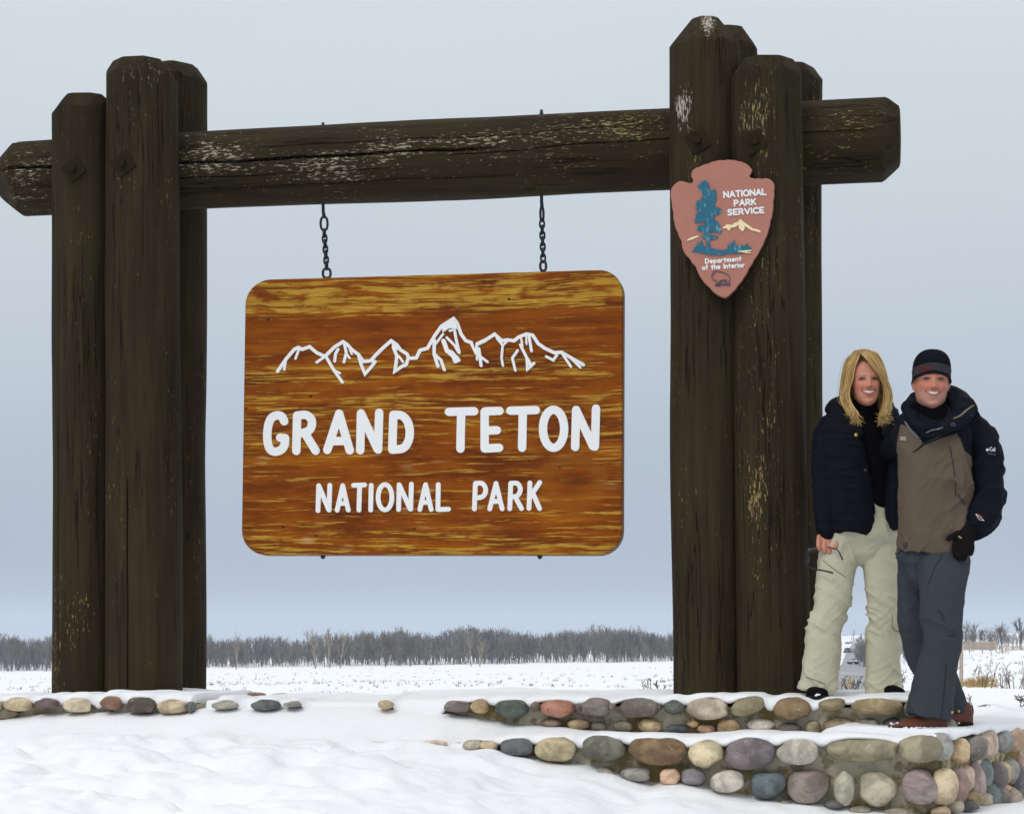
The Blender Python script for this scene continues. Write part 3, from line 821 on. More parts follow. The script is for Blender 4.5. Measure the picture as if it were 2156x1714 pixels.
# ------------------------------------------------------------------ the log frame
def log(name, A, B, rA, rB, seed, parent, cham=(0.08, 0.0), facets=9, cslope=0.65, cracks=(), wear=(), mat=LOG, rough_amp=1.0, sub=0.022):
    """Peeled log from A to B; both ends may carry axe-cut chamfers; cracks = (angle, depth, halfwidth, t0, t1)."""
    A, B = np.array(A, float), np.array(B, float)
    ax = B - A; L = np.linalg.norm(ax); ax /= L
    toc = -A / np.linalg.norm(A)
    e1 = toc - ax * toc.dot(ax); e1 /= np.linalg.norm(e1); e2 = np.cross(ax, e1)
    cut = max(cham[0], 0.004), max(cham[1], 0.004)
    ts = np.unique(np.concatenate([np.linspace(0, L, int(L / sub)), np.linspace(0, cut[0] * 1.4, 8), L - np.linspace(0, cut[1] * 1.4, 8)]))
    th = list(np.linspace(0, 2 * math.pi, 84, endpoint=False)); ck = []
    for (a, dp, hw, t0, t1) in cracks:
        a = a % (2 * math.pi)
        th = [q for q in th if min(abs(q - a), 2 * math.pi - abs(q - a)) > hw * 1.5]
        th += [(a + o) % (2 * math.pi) for o in (-hw, -hw * 0.5, 0, hw * 0.5, hw)]
    th = np.sort(np.array(th))
    T, TH = np.meshgrid(ts, th, indexing='ij')
    twist = 0.10 * vnoise(ts * 0.8, 0, 0, seed + 9) + 0.03 * vnoise(ts * 3.5, 4, 0, seed + 9)
    ANG = TH + twist[:, None]
    c, s = np.cos(ANG), np.sin(ANG)
    r = rA + (rB - rA) * T / L
    r = r + rough_amp * (0.007 * fbm(c * 1.3, s * 1.3, T * 0.9, seed, 2) + 0.003 * vnoise(c * 5, s * 5, T * 1.6, seed + 3) + 0.0012 * vnoise(c * 14, s * 14, T * 3.0, seed + 4))
    for (a, dp, hw, t0, t1) in cracks:
        dd = np.abs((TH - a + math.pi) % (2 * math.pi) - math.pi)
        fade = sstep(t0 * L, t0 * L + 0.2, T) * (1 - sstep(t1 * L - 0.3, t1 * L, T)) * (0.6 + 0.5 * np.abs(vnoise(T * 2.2, 0, 0, seed + 7)))
        if t0 <= 0: fade = (1 - sstep(t1 * L - 0.5, t1 * L, T)) * (0.7 + 0.4 * np.abs(vnoise(T * 2.2, 0, 0, seed + 7)))
        r = r - dp * np.clip(1 - dd / hw, 0, 1) * fade
    g = np.random.default_rng(seed)
    for end, cl in ((0, cham[0]), (1, cham[1])):
        if cl <= 0: continue
        fa = np.linspace(0, 2 * math.pi, facets, endpoint=False) + g.uniform(0, 1) + g.normal(size=facets) * 0.08
        t_in = T if end == 0 else L - T
        R0 = rA if end == 0 else rB
        for q in fa:
            cc = cl * g.uniform(0.8, 1.15)
            plane = (R0 * 0.985 - np.clip(cc - t_in, 0, None) * cslope * g.uniform(0.85, 1.15))
            cs = np.cos(ANG - q)
            lim = np.where(cs > 0.3, plane / np.maximum(cs, 0.3), 9)
            r = np.where(t_in < cc, np.minimum(r, lim), r)
    r = np.maximum(r, 0.01)
    P = A + T[..., None] * ax + (r * c)[..., None] * e1 + (r * s)[..., None] * e2
    nr, nc = T.shape
    V = P.reshape(-1, 3)
    G = np.stack([r * c, r * s, T], -1).reshape(-1, 3)
    F = [list(f) for f in grid_faces(nr, nc, True)]
    for end in (0, 1):
        base = 0 if end == 0 else (nr - 1) * nc
        cen = V[base:base + nc].mean(0)
        ring = cen + (V[base:base + nc] - cen) * 0.86 + (-ax if end == 0 else ax) * 0.006
        i0 = len(V)
        V = np.concatenate([V, ring, [cen + (-ax if end == 0 else ax) * 0.010]])
        G = np.concatenate([G, G[base:base + nc] * np.array([0.86, 0.86, 1]), [[0, 0, 0 if end == 0 else L]]])
        for i in range(nc):
            j = (i + 1) % nc
            q = [base + i, base + j, i0 + j, i0 + i]; f3 = [i0 + i, i0 + j, i0 + nc]
            F += [q[::-1], f3[::-1]] if end == 0 else [q, f3]
    me = make_mesh(name, V, F)
    fix_normals(me)
    me.polygons.foreach_set('use_smooth', np.ones(len(me.polygons), bool))
    me.set_sharp_from_angle(angle=R(38))
    G = G + np.array([seed * 1.7, seed * 0.9, seed * 3.1])
    attr(me, 'grain', G)
    px, py = topx(V)
    w = np.zeros((len(V), 3))
    for (x, y, rx, ry, am, wh) in wear:
        q = np.exp(-(((px - x) / rx) ** 2 + ((py - y) / ry) ** 2)); w[:, 0] = np.maximum(w[:, 0], am * q); w[:, 1] = np.maximum(w[:, 1], wh * (q > 0.12) * np.minimum(1, q * 2.5))
    attr(me, 'wear', w)
    return link(name, me, mat, parent)

frame = thing('timber_frame', tuple(SIGN.pt(-1.6, 0, -0.4)), 'massive dark brown log frame: two pillars of bundled logs joined by a horizontal beam', 'sign frame')
def post(x, r, top, xb, rb, bot, off, seed, cham=0.085, wear=(), cracks=(), cslope=0.65):
    Yt = float(SIGN.Y((x + xb) / 2, off))
    A = at(x, top, Yt); B = at(xb, bot, Yt)
    k = Yt / FPX
    return log('post', A, B, r * k, rb * k, seed, frame, (cham, 0.0), 8 + seed % 3, cslope, cracks, wear)
# left pillar
post(181, 68, 208, 180, 70, 1500, -0.05, 11, 0.075, wear=[(160, 1310, 34, 80, 0.62, 0.0), (195, 740, 12, 40, 0.5, 0.1), (150, 420, 26, 60, 0.35, 0), (128, 1440, 14, 40, .3, 0)], cracks=[(0.9, 0.012, 0.03, 0.5, 1.0)])
post(297, 75, 133, 302, 82, 1500, 0.0, 12, 0.085, wear=[(300, 150, 55, 40, 0.42, 0.6), (240, 360, 22, 70, 0.3, 0), (295, 230, 40, 40, 0.3, 0)], cracks=[(0.47, 0.022, 0.03, 0.62, 1.02), (-0.5, 0.008, 0.02, 0.0, 0.25)])
post(366, 70, 142, 362, 70, 1500, -0.58, 13, 0.08)
post(262, 64, 232, 262, 66, 1500, -0.58, 14, 0.08)
# right pillar
post(1483, 75, 42, 1491, 74, 1500, -0.04, 15, 0.125, cslope=0.78, wear=[(1488, 52, 16, 26, 1.25, 1.0), (1436, 225, 20, 45, 1.25, 1.0), (1545, 205, 10, 80, 0.7, 0.2), (1520, 390, 12, 60, .5, .1), (1440, 150, 20, 70, .3, .1)], cracks=[(-0.35, 0.010, 0.02, 0.0, 0.18)])
post(1611, 76, 131, 1631, 79, 1500, 0.0, 16, 0.07, wear=[(1590, 240, 40, 70, 0.72, 0.15), (1600, 330, 40, 50, 0.45, 0), (1598, 1040, 24, 90, 0.62, 0.05), (1590, 770, 60, 240, 0.34, 0), (1540, 760, 30, 130, 0.3, 0)])
post(1527, 68, 64, 1530, 69, 1500, -0.58, 17, 0.11)
post(1660, 68, 144, 1664, 70, 1500, -0.58, 18, 0.07, wear=[(1710, 220, 20, 60, 0.6, 0)])
# beam
YA, YB = float(SIGN.Y(0, -0.27)), float(SIGN.Y(1890, -0.27))
beam = log('beam', at(1, 379, YA), at(1893, 293, YB), 77 * YA / FPX, 87.5 * YB / FPX, 19, frame, (0.13, 0.085), 8, 0.8,
           cracks=[(-0.30, 0.075, 0.05, 0.0, 0.60), (0.1, 0.012, 0.02, 0.05, 0.5), (0.42, 0.012, 0.02, 0.2, 0.62), (-0.18, 0.014, 0.02, 0.5, 1.0), (-0.62, 0.01, 0.02, 0.3, 0.9)],
           wear=[(450, 320, 130, 55, 0.68, 0.75), (640, 340, 150, 50, 0.62, 0.7), (820, 320, 150, 45, 0.6, 0.6), (1000, 300, 150, 45, 0.65, 0.45), (1150, 295, 160, 45, 0.66, 0.25), (1320, 280, 110, 45, 0.66, 0.0), (60, 375, 60, 50, 0.66, 0.7), (1780, 280, 70, 60, 0.75, 0.0)])
ftree = surf_tree([o for o in frame.children])
def bolt_plate(x, y, w, rot):
    P = np.array(on(ftree, x, y)); k = P[1] / FPX
    n = NX; u = UX; v = np.array([0, 0, 1.0])
    M = np.stack([u * math.cos(R(rot)) + v * math.sin(R(rot)), n, -u * math.sin(R(rot)) + v * math.cos(R(rot))], 1)
    V, F = bevel_box(P + n * 0.004, (w * k * .95, 0.009, w * k * .95), 0.003, M)
    pl = obj('washer_plate', V, F, IRON, frame, False)
    bm = bmesh.new(); bmesh.ops.create_cone(bm, cap_ends=True, segments=6, radius1=0.021, radius2=0.018, depth=0.026)
    V = np.array([q.co[:] for q in bm.verts]); bm.verts.index_update(); F = [[q.index for q in f.verts] for f in bm.faces]; bm.free()
    V = np.outer(V[:, 0], u) + np.outer(V[:, 1], v) + np.outer(V[:, 2], n) + P + n * 0.022
    obj('bolt', V, F, IRON, pl, False)
bolt_plate(156, 358, 21, 38); bolt_plate(260, 346, 22, 36); bolt_plate(1469, 298, 23, 28); bolt_plate(1589, 300, 23, 24)

# ------------------------------------------------------------------ strokes: routed lettering
def ribbon(pts, w, closed=False):
    """outline quads of a round-ended stroke in 2-D"""
    p = np.array(pts, float); n = len(p)
    if closed:
        T = np.roll(p, -1, 0) - np.roll(p, 1, 0)
    else:
        d = np.diff(p, axis=0); d /= np.linalg.norm(d, axis=1)[:, None] + 1e-9
        T = np.concatenate([[d[0]], d[:-1] + d[1:], [d[-1]]])
    T /= np.linalg.norm(T, axis=1)[:, None] + 1e-9
    Nn = np.stack([-T[:, 1], T[:, 0]], 1)
    wv = np.full(n, w / 2.0) if np.isscalar(w) else np.asarray(w) / 2.0
    if not closed and n > 2:
        cosh = np.abs(np.einsum('ij,ij->i', Nn[1:-1], np.stack([-d[:-1][:, 1], d[:-1][:, 0]], 1)))
        wv[1:-1] = wv[1:-1] / np.maximum(cosh, 0.55)
    Lf, Rt = p + Nn * wv[:, None], p - Nn * wv[:, None]
    if closed: return [Lf, Rt]
    a = np.linspace(0, math.pi, 7)[1:-1]
    cap1 = [p[-1] + wv[-1] * (Nn[-1] * math.cos(q) + T[-1] * math.sin(q)) for q in a]
    cap0 = [p[0] + wv[0] * (-Nn[0] * math.cos(q) - T[0] * math.sin(q)) for q in a]
    return list(Lf) + cap1 + list(Rt[::-1]) + cap0

def stroke_part(pts, w, to3, h, closed=False):
    p = [tuple(q) for q in pts]
    out = ribbon(p, w, closed)
    n = len(p)
    if closed:
        Lf, Rt = out
        V = [to3(q, h) for q in Lf] + [to3(q, h) for q in Rt] + [to3(q, 0) for q in Lf] + [to3(q, 0) for q in Rt]
        F = []
        for i in range(n):
            j = (i + 1) % n
            F += [[i, j, n + j, n + i], [i, 2 * n + i, 2 * n + j, j], [n + i, n + j, 3 * n + j, 3 * n + i]]
        return np.array([list(v) for v in V]), F
    m_ = len(out)
    V = [to3(q, h) for q in out] + [to3(q, 0) for q in out]
    F = []
    for i in range(n - 1):       # quads down the stroke
        F.append([i, i + 1, m_ - 1 - 5 - (i + 1), m_ - 1 - 5 - i])
    c1 = list(range(n - 1, n + 6)); F.append(c1)                          # round ends
    F.append([m_ - 6] + list(range(m_ - 5, m_)) + [0])
    F += [[i, (i + 1) % m_, m_ + (i + 1) % m_, m_ + i] for i in range(m_)]
    return np.array([list(v) for v in V]), F

def arc(cx, cy, rx, ry, a0, a1, n=14):
    a = np.linspace(R(a0), R(a1), n)
    return [(cx + rx * math.cos(q), cy - ry * math.sin(q)) for q in a]

def sm(pts, n=5): return [tuple(q) for q in cr(pts, n)]

def letter(strokes, w, to3, h, mat, parent, name='letter'):
    parts = []
    for i, s in enumerate(strokes):
        closed = False
        if isinstance(s, dict): closed = True; s = s['c']
        parts.append(stroke_part(s, w, to3, h + 0.00035 * i, closed))
    V, F = join(parts)
    me = make_mesh(name, V, F, False); fix_normals(me)
    return link(name, me, mat, parent)

# ------------------------------------------------------------------ hanging board
YT, YBt = float(SIGN.Y(915, -0.27)), float(SIGN.Y(915, -0.27)) - 0.075
_tl, _tr = np.array(SIGN.hit(513, 590, -0.24)), np.array(SIGN.hit(1313, 567, -0.24))
_bl = np.array(SIGN.hit(508, 1168, -0.155))
bu = (_tr - _tl) / np.linalg.norm(_tr - _tl)
bn = np.cross(bu, _bl - _tl); bn /= np.linalg.norm(bn)
if bn[1] > 0: bn = -bn
bv = np.cross(bn, bu); bv *= np.sign(bv[2])
def board_pt(q, out=0.0):
    d = np.array(at(q[0], q[1], 1.0)); t = _tl.dot(bn) / d.dot(bn)
    return d * t + bn * out
def brd_uv(P): 
    P = np.asarray(P) - _bl
    return np.stack([P.dot(bu), P.dot(bv), np.zeros(len(P))], 1)
sign = thing('hanging_sign', tuple(board_pt((912, 580))), 'varnished orange brown wooden park sign with white mountains and lettering, hanging from the beam', 'sign')
TH = 0.07
def rrect(inset):
    cs = [((517, 590), (1312, 567), (1310, 1168), (508, 1168))]
    tl, tr, br, bl = [np.array(c, float) for c in cs[0]]
    r = 52.0
    out = []
    for c, a, b in ((tl, bl, tr), (tr, tl, br), (br, tr, bl), (bl, br, tl)):
        ea, eb = (a - c) / np.linalg.norm(a - c), (b - c) / np.linalg.norm(b - c)
        o = c + (ea + eb) * r
        for q in np.linspace(0, 90, 10):
            k = R(q); d = ea * math.sin(k) * -1 * 0 + (-eb * math.cos(k) - ea * math.sin(k))
            out.append(o + d * (r - inset))
    return out
o_ = [tuple(q) for q in rrect(0)]; i_ = [tuple(q) for q in rrect(2.2)]
n = len(o_)
V = [board_pt(q, 0) for q in i_] + [board_pt(q, -0.005) for q in o_] + [board_pt(q, -0.005) - bn * (TH - 0.01) for q in o_] + [board_pt(q, -0.01) - bn * (TH - 0.005) for q in i_]
F = [list(range(n))] + [[r_ * n + i, r_ * n + (i + 1) % n, (r_ + 1) * n + (i + 1) % n, (r_ + 1) * n + i] for r_ in range(3) for i in range(n)] + [[3 * n + i for i in range(n)][::-1]]
me = make_mesh('board', V, F, False); fix_normals(me)
attr(me, 'sg', brd_uv(np.array(V)))
me.materials.append(BOARD); me.materials.append(BOARD_EDGE)
for p_ in me.polygons: p_.material_index = 0 if p_.index <= n else 1
link('board', me, None, sign)
ZB = lambda p: (490.8 + p[0] * 0.39204, 558.9 + p[1] * 0.39204)
bt = lambda q, h: board_pt(ZB(q), h)
W1, W2 = 45, 25.5
LET1 = [
 [sm([(276, 838), (262, 812), (237, 806), (210, 818), (193, 850), (185, 905), (189, 960), (204, 992), (230, 1001), (260, 990), (277, 965), (281, 930)]), [(281, 928), (254, 926)]],
 [[(345, 807), (341, 997)], sm([(347, 807), (392, 804), (420, 826), (424, 860), (405, 890), (354, 905)]), [(386, 900), (445, 996)]],
 [[(571, 797), (507, 992)], [(571, 797), (628, 994)], [(534, 945), (606, 943)]],
 [[(688, 795), (684, 993)], [(690, 800), (778, 988)], [(786, 792), (780, 990)]],
 [[(862, 803), (856, 990)], sm([(864, 803), (908, 808), (938, 840), (950, 893), (942, 945), (914, 982), (858, 990)])],
 [[(1160, 787), (1296, 784)], [(1226, 790), (1222, 985)]],
 [[(1352, 786), (1352, 984)], [(1354, 785), (1432, 782)], [(1354, 888), (1418, 886)], [(1354, 984), (1430, 980)]],
 [[(1490, 781), (1627, 778)], [(1557, 782), (1553, 980)]],
 [{'c': arc(1722, 878, 57, 102, 0, 348, 30)}],
 [[(1843, 777), (1838, 976)], [(1845, 782), (1934, 972)], [(1950, 770), (1944, 974)]]]
for l in LET1: letter(l, W1, bt, 0.006, WHITE, sign)
LET2 = [
 [[(461, 1183), (457, 1317)], [(463, 1187), (515, 1312)], [(521, 1181), (517, 1314)]],
 [[(590, 1183), (560, 1315)], [(590, 1183), (620, 1314)], [(572, 1279), (609, 1278)]],
 [[(648, 1181), (708, 1179)], [(681, 1183), (677, 1314)]],
 [[(743, 1181), (740, 1314)]],
 [{'c': arc(817, 1245, 37, 68, 0, 348, 26)}],
 [[(893, 1178), (890, 1311)], [(895, 1182), (952, 1308)], [(959, 1175), (955, 1309)]],
 [[(1035, 1178), (1004, 1311)], [(1035, 1178), (1065, 1311)], [(1017, 1273), (1053, 1272)]],
 [[(1103, 1177), (1101, 1311)], [(1101, 1311), (1158, 1309)]],
 [[(1302, 1172), (1297, 1308)], sm([(1303, 1171), (1340, 1172), (1358, 1206), (1342, 1241), (1301, 1250)])],
 [[(1413, 1171), (1379, 1308)], [(1413, 1171), (1446, 1307)], [(1393, 1268), (1433, 1267)]],
 [[(1492, 1171), (1487, 1307)], sm([(1493, 1170), (1528, 1172), (1544, 1203), (1528, 1237), (1490, 1245)]), [(1516, 1243), (1550, 1306)]],
 [[(1595, 1168), (1590, 1305)], [(1648, 1166), (1597, 1242)], [(1612, 1226), (1647, 1306)]]]
for l in LET2: letter(l, W2, bt, 0.006, WHITE, sign)
RIDGE = [(240, 570), (285, 505), (330, 452), (352, 442), (372, 452), (412, 438), (450, 470), (495, 490), (545, 440), (592, 411), (615, 427), (640, 455), (675, 480), (700, 518), (740, 514), (765, 485), (800, 450), (850, 406), (880, 427), (900, 455), (935, 477), (945, 500), (985, 498), (1005, 457), (1045, 446), (1080, 385), (1120, 328), (1185, 287), (1205, 312), (1225, 370), (1250, 405), (1280, 416), (1300, 466), (1312, 422), (1360, 400), (1405, 371), (1445, 406), (1475, 401), (1510, 406), (1535, 386), (1577, 370), (1610, 376), (1640, 422), (1678, 448), (1725, 470), (1765, 468), (1820, 500), (1882, 535)]
SUBS = [([(285, 505), (276, 560)], 11), ([(354, 455), (336, 502)], 10), ([(495, 490), (450, 522)], 11), ([(500, 490), (540, 560), (588, 628)], 13), ([(540, 562), (576, 580)], 9), ([(566, 452), (552, 475), (547, 516)], 12), ([(600, 428), (610, 470), (597, 520)], 12), ([(606, 468), (628, 500)], 9), ([(628, 455), (640, 478)], 8),
        ([(677, 490), (688, 530), (710, 585), (745, 545), (765, 518)], 13), ([(702, 520), (765, 515)], 8), ([(862, 440), (882, 490), (868, 573), (905, 546), (932, 534), (942, 500)], 14), ([(893, 490), (914, 520)], 10), ([(862, 425), (880, 450)], 14), ([(875, 550), (880, 515)], 12),
        ([(1082, 400), (1082, 480), (1102, 543)], 14), ([(1090, 485), (1118, 510), (1136, 562)], 13), ([(1130, 370), (1086, 428)], 9), ([(1132, 408), (1150, 458), (1186, 490), (1196, 516)], 19), ([(1150, 462), (1175, 470), (1212, 510)], 18), ([(1190, 342), (1200, 400), (1217, 470)], 12), ([(1150, 390), (1192, 432), (1212, 468)], 11), ([(1165, 354), (1192, 344)], 9),
        ([(1312, 440), (1312, 508)], 9), ([(1322, 450), (1334, 540)], 13), ([(1330, 492), (1368, 520)], 11), ([(1312, 430), (1360, 408)], 8), ([(1420, 395), (1450, 432), (1444, 500), (1451, 540)], 10), ([(1474, 410), (1450, 432)], 9), ([(1530, 460), (1502, 500), (1518, 566)], 11), ([(1545, 430), (1580, 500), (1582, 562), (1618, 528)], 12), ([(1582, 505), (1600, 540)], 16), ([(1550, 398), (1556, 438)], 9), ([(1577, 385), (1578, 425)], 8), ([(1592, 388), (1605, 462)], 12),
        ([(1684, 492), (1722, 512), (1742, 482)], 11), ([(1772, 480), (1816, 546)], 11), ([(1820, 503), (1866, 550)], 11)]
parts = [stroke_part(RIDGE, 18, bt, 0.006)]
for i, (p_, w) in enumerate(SUBS): parts.append(stroke_part(p_, w * 1.25, bt, 0.0063 + 0.00025 * i))
parts.append(prism([(1124, 332), (1185, 290), (1202, 318), (1206, 345), (1165, 340), (1128, 362)], bt, 0.0175))
V, F = join(parts); me = make_mesh('mountain_relief', V, F, False); fix_normals(me); link('mountain_relief', me, WHITE, sign)
for x in (676, 1134):
    P = board_pt((x, 1168), -TH / 2)
    V, F = join([tube([P + np.array([0, 0, .01]), P - np.array([0, 0, .010])], [0.006, 0.006], 8), tube([P + np.array([0, 0, .001]), P - np.array([0, 0, .006])], [0.013, 0.013], 6)])
    obj('bolt', V, F, CHAIN, sign)

# ------------------------------------------------------------------ chains
def ring(c, rw, rh, wire, ang, top=None):
    """link: an oblong loop standing up, turned by ang about the vertical"""
    pts = []
    for a in np.linspace(0, 2 * math.pi, 20, endpoint=False):
        x = rw * math.cos(a); z = rh * math.copysign(abs(math.sin(a)) ** 0.8, math.sin(a))
        pts.append((c[0] + x * math.cos(ang), c[1] + x * math.sin(ang), c[2] + z))
    pts = np.array(pts); n = len(pts)
    T = np.roll(pts, -1, 0) - np.roll(pts, 1, 0); T /= np.linalg.norm(T, axis=1)[:, None]
    side = np.array([-math.sin(ang), math.cos(ang), 0])
    V = []
    for i in range(n):
        b = np.cross(T[i], side)
        for q in np.linspace(0, 2 * math.pi, 8, endpoint=False): V.append(pts[i] + wire * (math.cos(q) * side + math.sin(q) * b))
    V = np.array(V); F = []
    for i in range(n):
        for q in range(8):
            F.append([i * 8 + q, i * 8 + (q + 1) % 8, ((i + 1) % n) * 8 + (q + 1) % 8, ((i + 1) % n) * 8 + q])
    return V, F
def hanger(x0, y0, x1, y1, ytop, lab, a0, first):
    Yh = float(SIGN.Y((x0 + x1) / 2, -0.27))
    P0, P1 = np.array(at(x0, y0, Yh)), np.array(at(x1, y1, Yh))
    P1 = np.array(board_pt((x1, y1), -TH / 2))
    t = thing('hanger_chain', tuple(P0), lab, 'chain', 'chains holding the sign')
    k = Yh / FPX
    eb = P0 + (P1 - P0) * 0.30 + np.array([0, 0, 0.01])
    top = np.array(at(x0, ytop, Yh)); top[:2] = P0[:2]
    up_ = P0 + np.array([0, 0, 0.05])
    parts = [tube([top, P0 + np.array([0, 0, -.005]), eb + np.array([0, 0, 0.03])], [0.008, 0.008, 0.010], 10, 3), tube([top - [0, 0, .012], top - [0, 0, .02]], [.010, .010], 6)]
    parts.append(ring(eb - np.array([0, 0, 0.006]), 0.018 if first else 0.013, 0.036, 0.0065, 0.2 if first else 0.9))
    V, F = join(parts); obj('eye_bolt', V, F, CHAIN, t)
    le = P1 + np.array([0, 0, 0.028])
    V, F = join([ring(le, 0.020 if first else 0.015, 0.026, 0.0068, 0.15), tube([P1 + [0, 0, .004], P1 - [0, 0, .03]], [.008, .008], 8)]); obj('eye_bolt', V, F, CHAIN, t)
    A = eb - np.array([0, 0, 0.042]); B = le + np.array([0, 0, 0.026])
    L = A[2] - B[2]; nl = 7; pitch = L / nl
    for i in range(nl):
        c = A + (B - A) * ((i + 0.5) / nl)
        V, F = ring(c, 0.0118, pitch * 0.5 + 0.0075, 0.0054, a0 + (i % 2) * math.pi / 2)
        obj('chain_link', V, F, CHAIN, t)
hanger(680, 424, 684, 584, 261, 'left black iron chain, linking beam and sign above the letters', 1.25, True)
hanger(1140, 402, 1141, 569, 234, 'right black iron chain, linking beam and sign nearer the arrowhead badge', 0.3, False)

# ------------------------------------------------------------------ arrowhead badge
AR = Plane(1545, float(SIGN.Y(1545)))
OFF = 0.215
ZA = lambda p: (1397.3 + p[0] * 0.18695, 320.4 + p[1] * 0.18695)
def at3(q, h): x, y = ZA(q); return np.array(AR.hit(x, y, OFF)) + NX * h
OUT = [(310, 245), (325, 205), (400, 165), (500, 130), (590, 98), (680, 92), (755, 88), (830, 100), (915, 125), (960, 155), (995, 200), (985, 235), (965, 265), (975, 285), (1020, 300), (1100, 300), (1180, 298), (1240, 350), (1243, 430), (1232, 560), (1225, 680), (1200, 780), (1185, 860), (1140, 985), (1085, 1105), (1020, 1210), (960, 1310), (900, 1420), (840, 1500), (770, 1585), (690, 1645), (590, 1600), (520, 1530), (425, 1430), (360, 1290), (290, 1200), (220, 1110), (200, 1000), (155, 900), (120, 800), (108, 680), (90, 560), (78, 450), (105, 380), (175, 328), (240, 335), (290, 350), (325, 345), (330, 310), (310, 270)]
o_ = np.array(OUT, float); q = []
for i in range(len(o_)):                    # chipped edge
    a, b = o_[i], o_[(i + 1) % len(o_)]
    L = np.linalg.norm(b - a); m_ = max(2, int(L / 16)); nn = np.array([-(b - a)[1], (b - a)[0]]) / (L + 1e-9)
    for j in range(m_):
        t = j / m_; q.append(a + (b - a) * t - nn * (6 if L > 60 else 2) * math.sin(math.pi * t))
OUT = [tuple(v) for v in q]
badge = thing('arrowhead_sign', tuple(at3((690, 300), -OFF)), 'reddish brown arrowhead badge with teal tree bolted to the right log pillar', 'sign')
n = len(OUT); cen = np.mean(OUT, 0)
INN = [tuple(np.array(p_) + (cen - np.array(p_)) * 0.012) for p_ in OUT]
tri = tessellate_polygon([[Vector((a, b, 0)) for a, b in INN]])
V = [at3(p_, 0) for p_ in INN] + [at3(p_, -0.008) for p_ in OUT] + [at3(p_, -0.045) for p_ in OUT]
F = [list(t) for t in tri] + [[r_ * n + i, r_ * n + (i + 1) % n, (r_ + 1) * n + (i + 1) % n, (r_ + 1) * n + i] for r_ in (0, 1) for i in range(n)] + [[2 * n + t[0], 2 * n + t[2], 2 * n + t[1]] for t in tri]
me = make_mesh('plate', V, F, False); fix_normals(me); me.materials.append(ARROW); me.materials.append(ARROW_EDGE)
nt_ = len(tri)
for p_ in me.polygons: p_.material_index = 1 if p_.index >= nt_ + n else 0
plate = link('plate', me, None, badge)
def emblem(name, polys, mat, h, extra=()):
    parts = [prism(p_, at3, h + 0.0004 * i) for i, p_ in enumerate(polys)] + [stroke_part(p_, w, at3, h + 0.0006 + 0.0003 * i) for i, (p_, w) in enumerate(extra)]
    V, F = join(parts); me = make_mesh(name, V, F, False); fix_normals(me); return link(name, me, mat, badge)
TREE = [(465, 318), (500, 345), (520, 400), (520, 430), (545, 440), (575, 420), (590, 440), (600, 500), (585, 560), (575, 625), (620, 628), (655, 650), (640, 690), (560, 730), (585, 770), (620, 800), (655, 880), (640, 920), (570, 900), (520, 905), (530, 935), (620, 950), (600, 975), (545, 990), (515, 990), (530, 1080), (560, 1090), (640, 1110), (700, 1105), (720, 1085), (725, 1040), (745, 1050), (760, 1025), (775, 1030), (790, 985), (803, 1030), (830, 1060), (850, 1045), (865, 1065), (890, 1045), (905, 1068), (945, 1030), (960, 1065), (985, 1080), (990, 1110), (900, 1140), (700, 1150), (680, 1165), (500, 1160), (440, 1140), (380, 1130), (320, 1120), (340, 1090), (375, 1050), (385, 1005), (402, 1050), (425, 995), (450, 1040), (460, 1075), (485, 1060), (478, 985), (425, 960), (425, 940), (470, 930), (430, 900), (375, 880), (380, 840), (460, 820), (470, 790), (400, 800), (350, 795), (360, 740), (365, 690), (430, 700), (360, 650), (370, 560), (400, 540), (430, 570), (420, 520), (450, 500), (420, 450), (390, 400), (385, 380), (415, 370), (420, 330), (450, 340)]
emblem('tree_emblem', [TREE], TEAL, 0.006)
emblem('mountain_emblem', [[(665, 855), (715, 815), (770, 825), (800, 800), (830, 795), (862, 757), (905, 790), (960, 830), (1010, 865), (1050, 870), (1090, 890), (1093, 910), (1040, 895), (990, 885), (960, 865), (910, 835), (915, 865), (890, 900), (845, 855), (850, 820), (800, 850), (760, 855), (740, 890), (705, 860), (670, 865)]], CREAM, 0.005)
emblem('snow_emblem', [[(262, 995), (310, 965), (390, 942), (392, 955), (330, 985), (268, 1003)]], CREAM, 0.005)
emblem('river_emblem', [[(830, 1120), (990, 1105), (990, 1115), (930, 1125), (985, 1135), (985, 1143), (900, 1135)]], CREAM, 0.0078)
emblem('bison_emblem', [], NAVY, 0.004, [(sm([(545, 1385), (560, 1355), (600, 1343), (650, 1355), (700, 1370), (735, 1395), (745, 1430), (738, 1465), (740, 1488)], 3), 6), (sm([(545, 1385), (543, 1415), (560, 1440), (585, 1448), (605, 1462), (612, 1488)], 3), 6), (sm([(625, 1488), (632, 1455), (665, 1445), (700, 1440), (712, 1462), (715, 1488)], 3), 5), (sm([(655, 1488), (652, 1450)], 2), 4), (sm([(688, 1488), (690, 1445)], 2), 4), ([(565, 1372), (580, 1385)], 5), ([(580, 1496), (650, 1492), (748, 1497)], 10), ([(585, 1503), (640, 1507)], 7)])
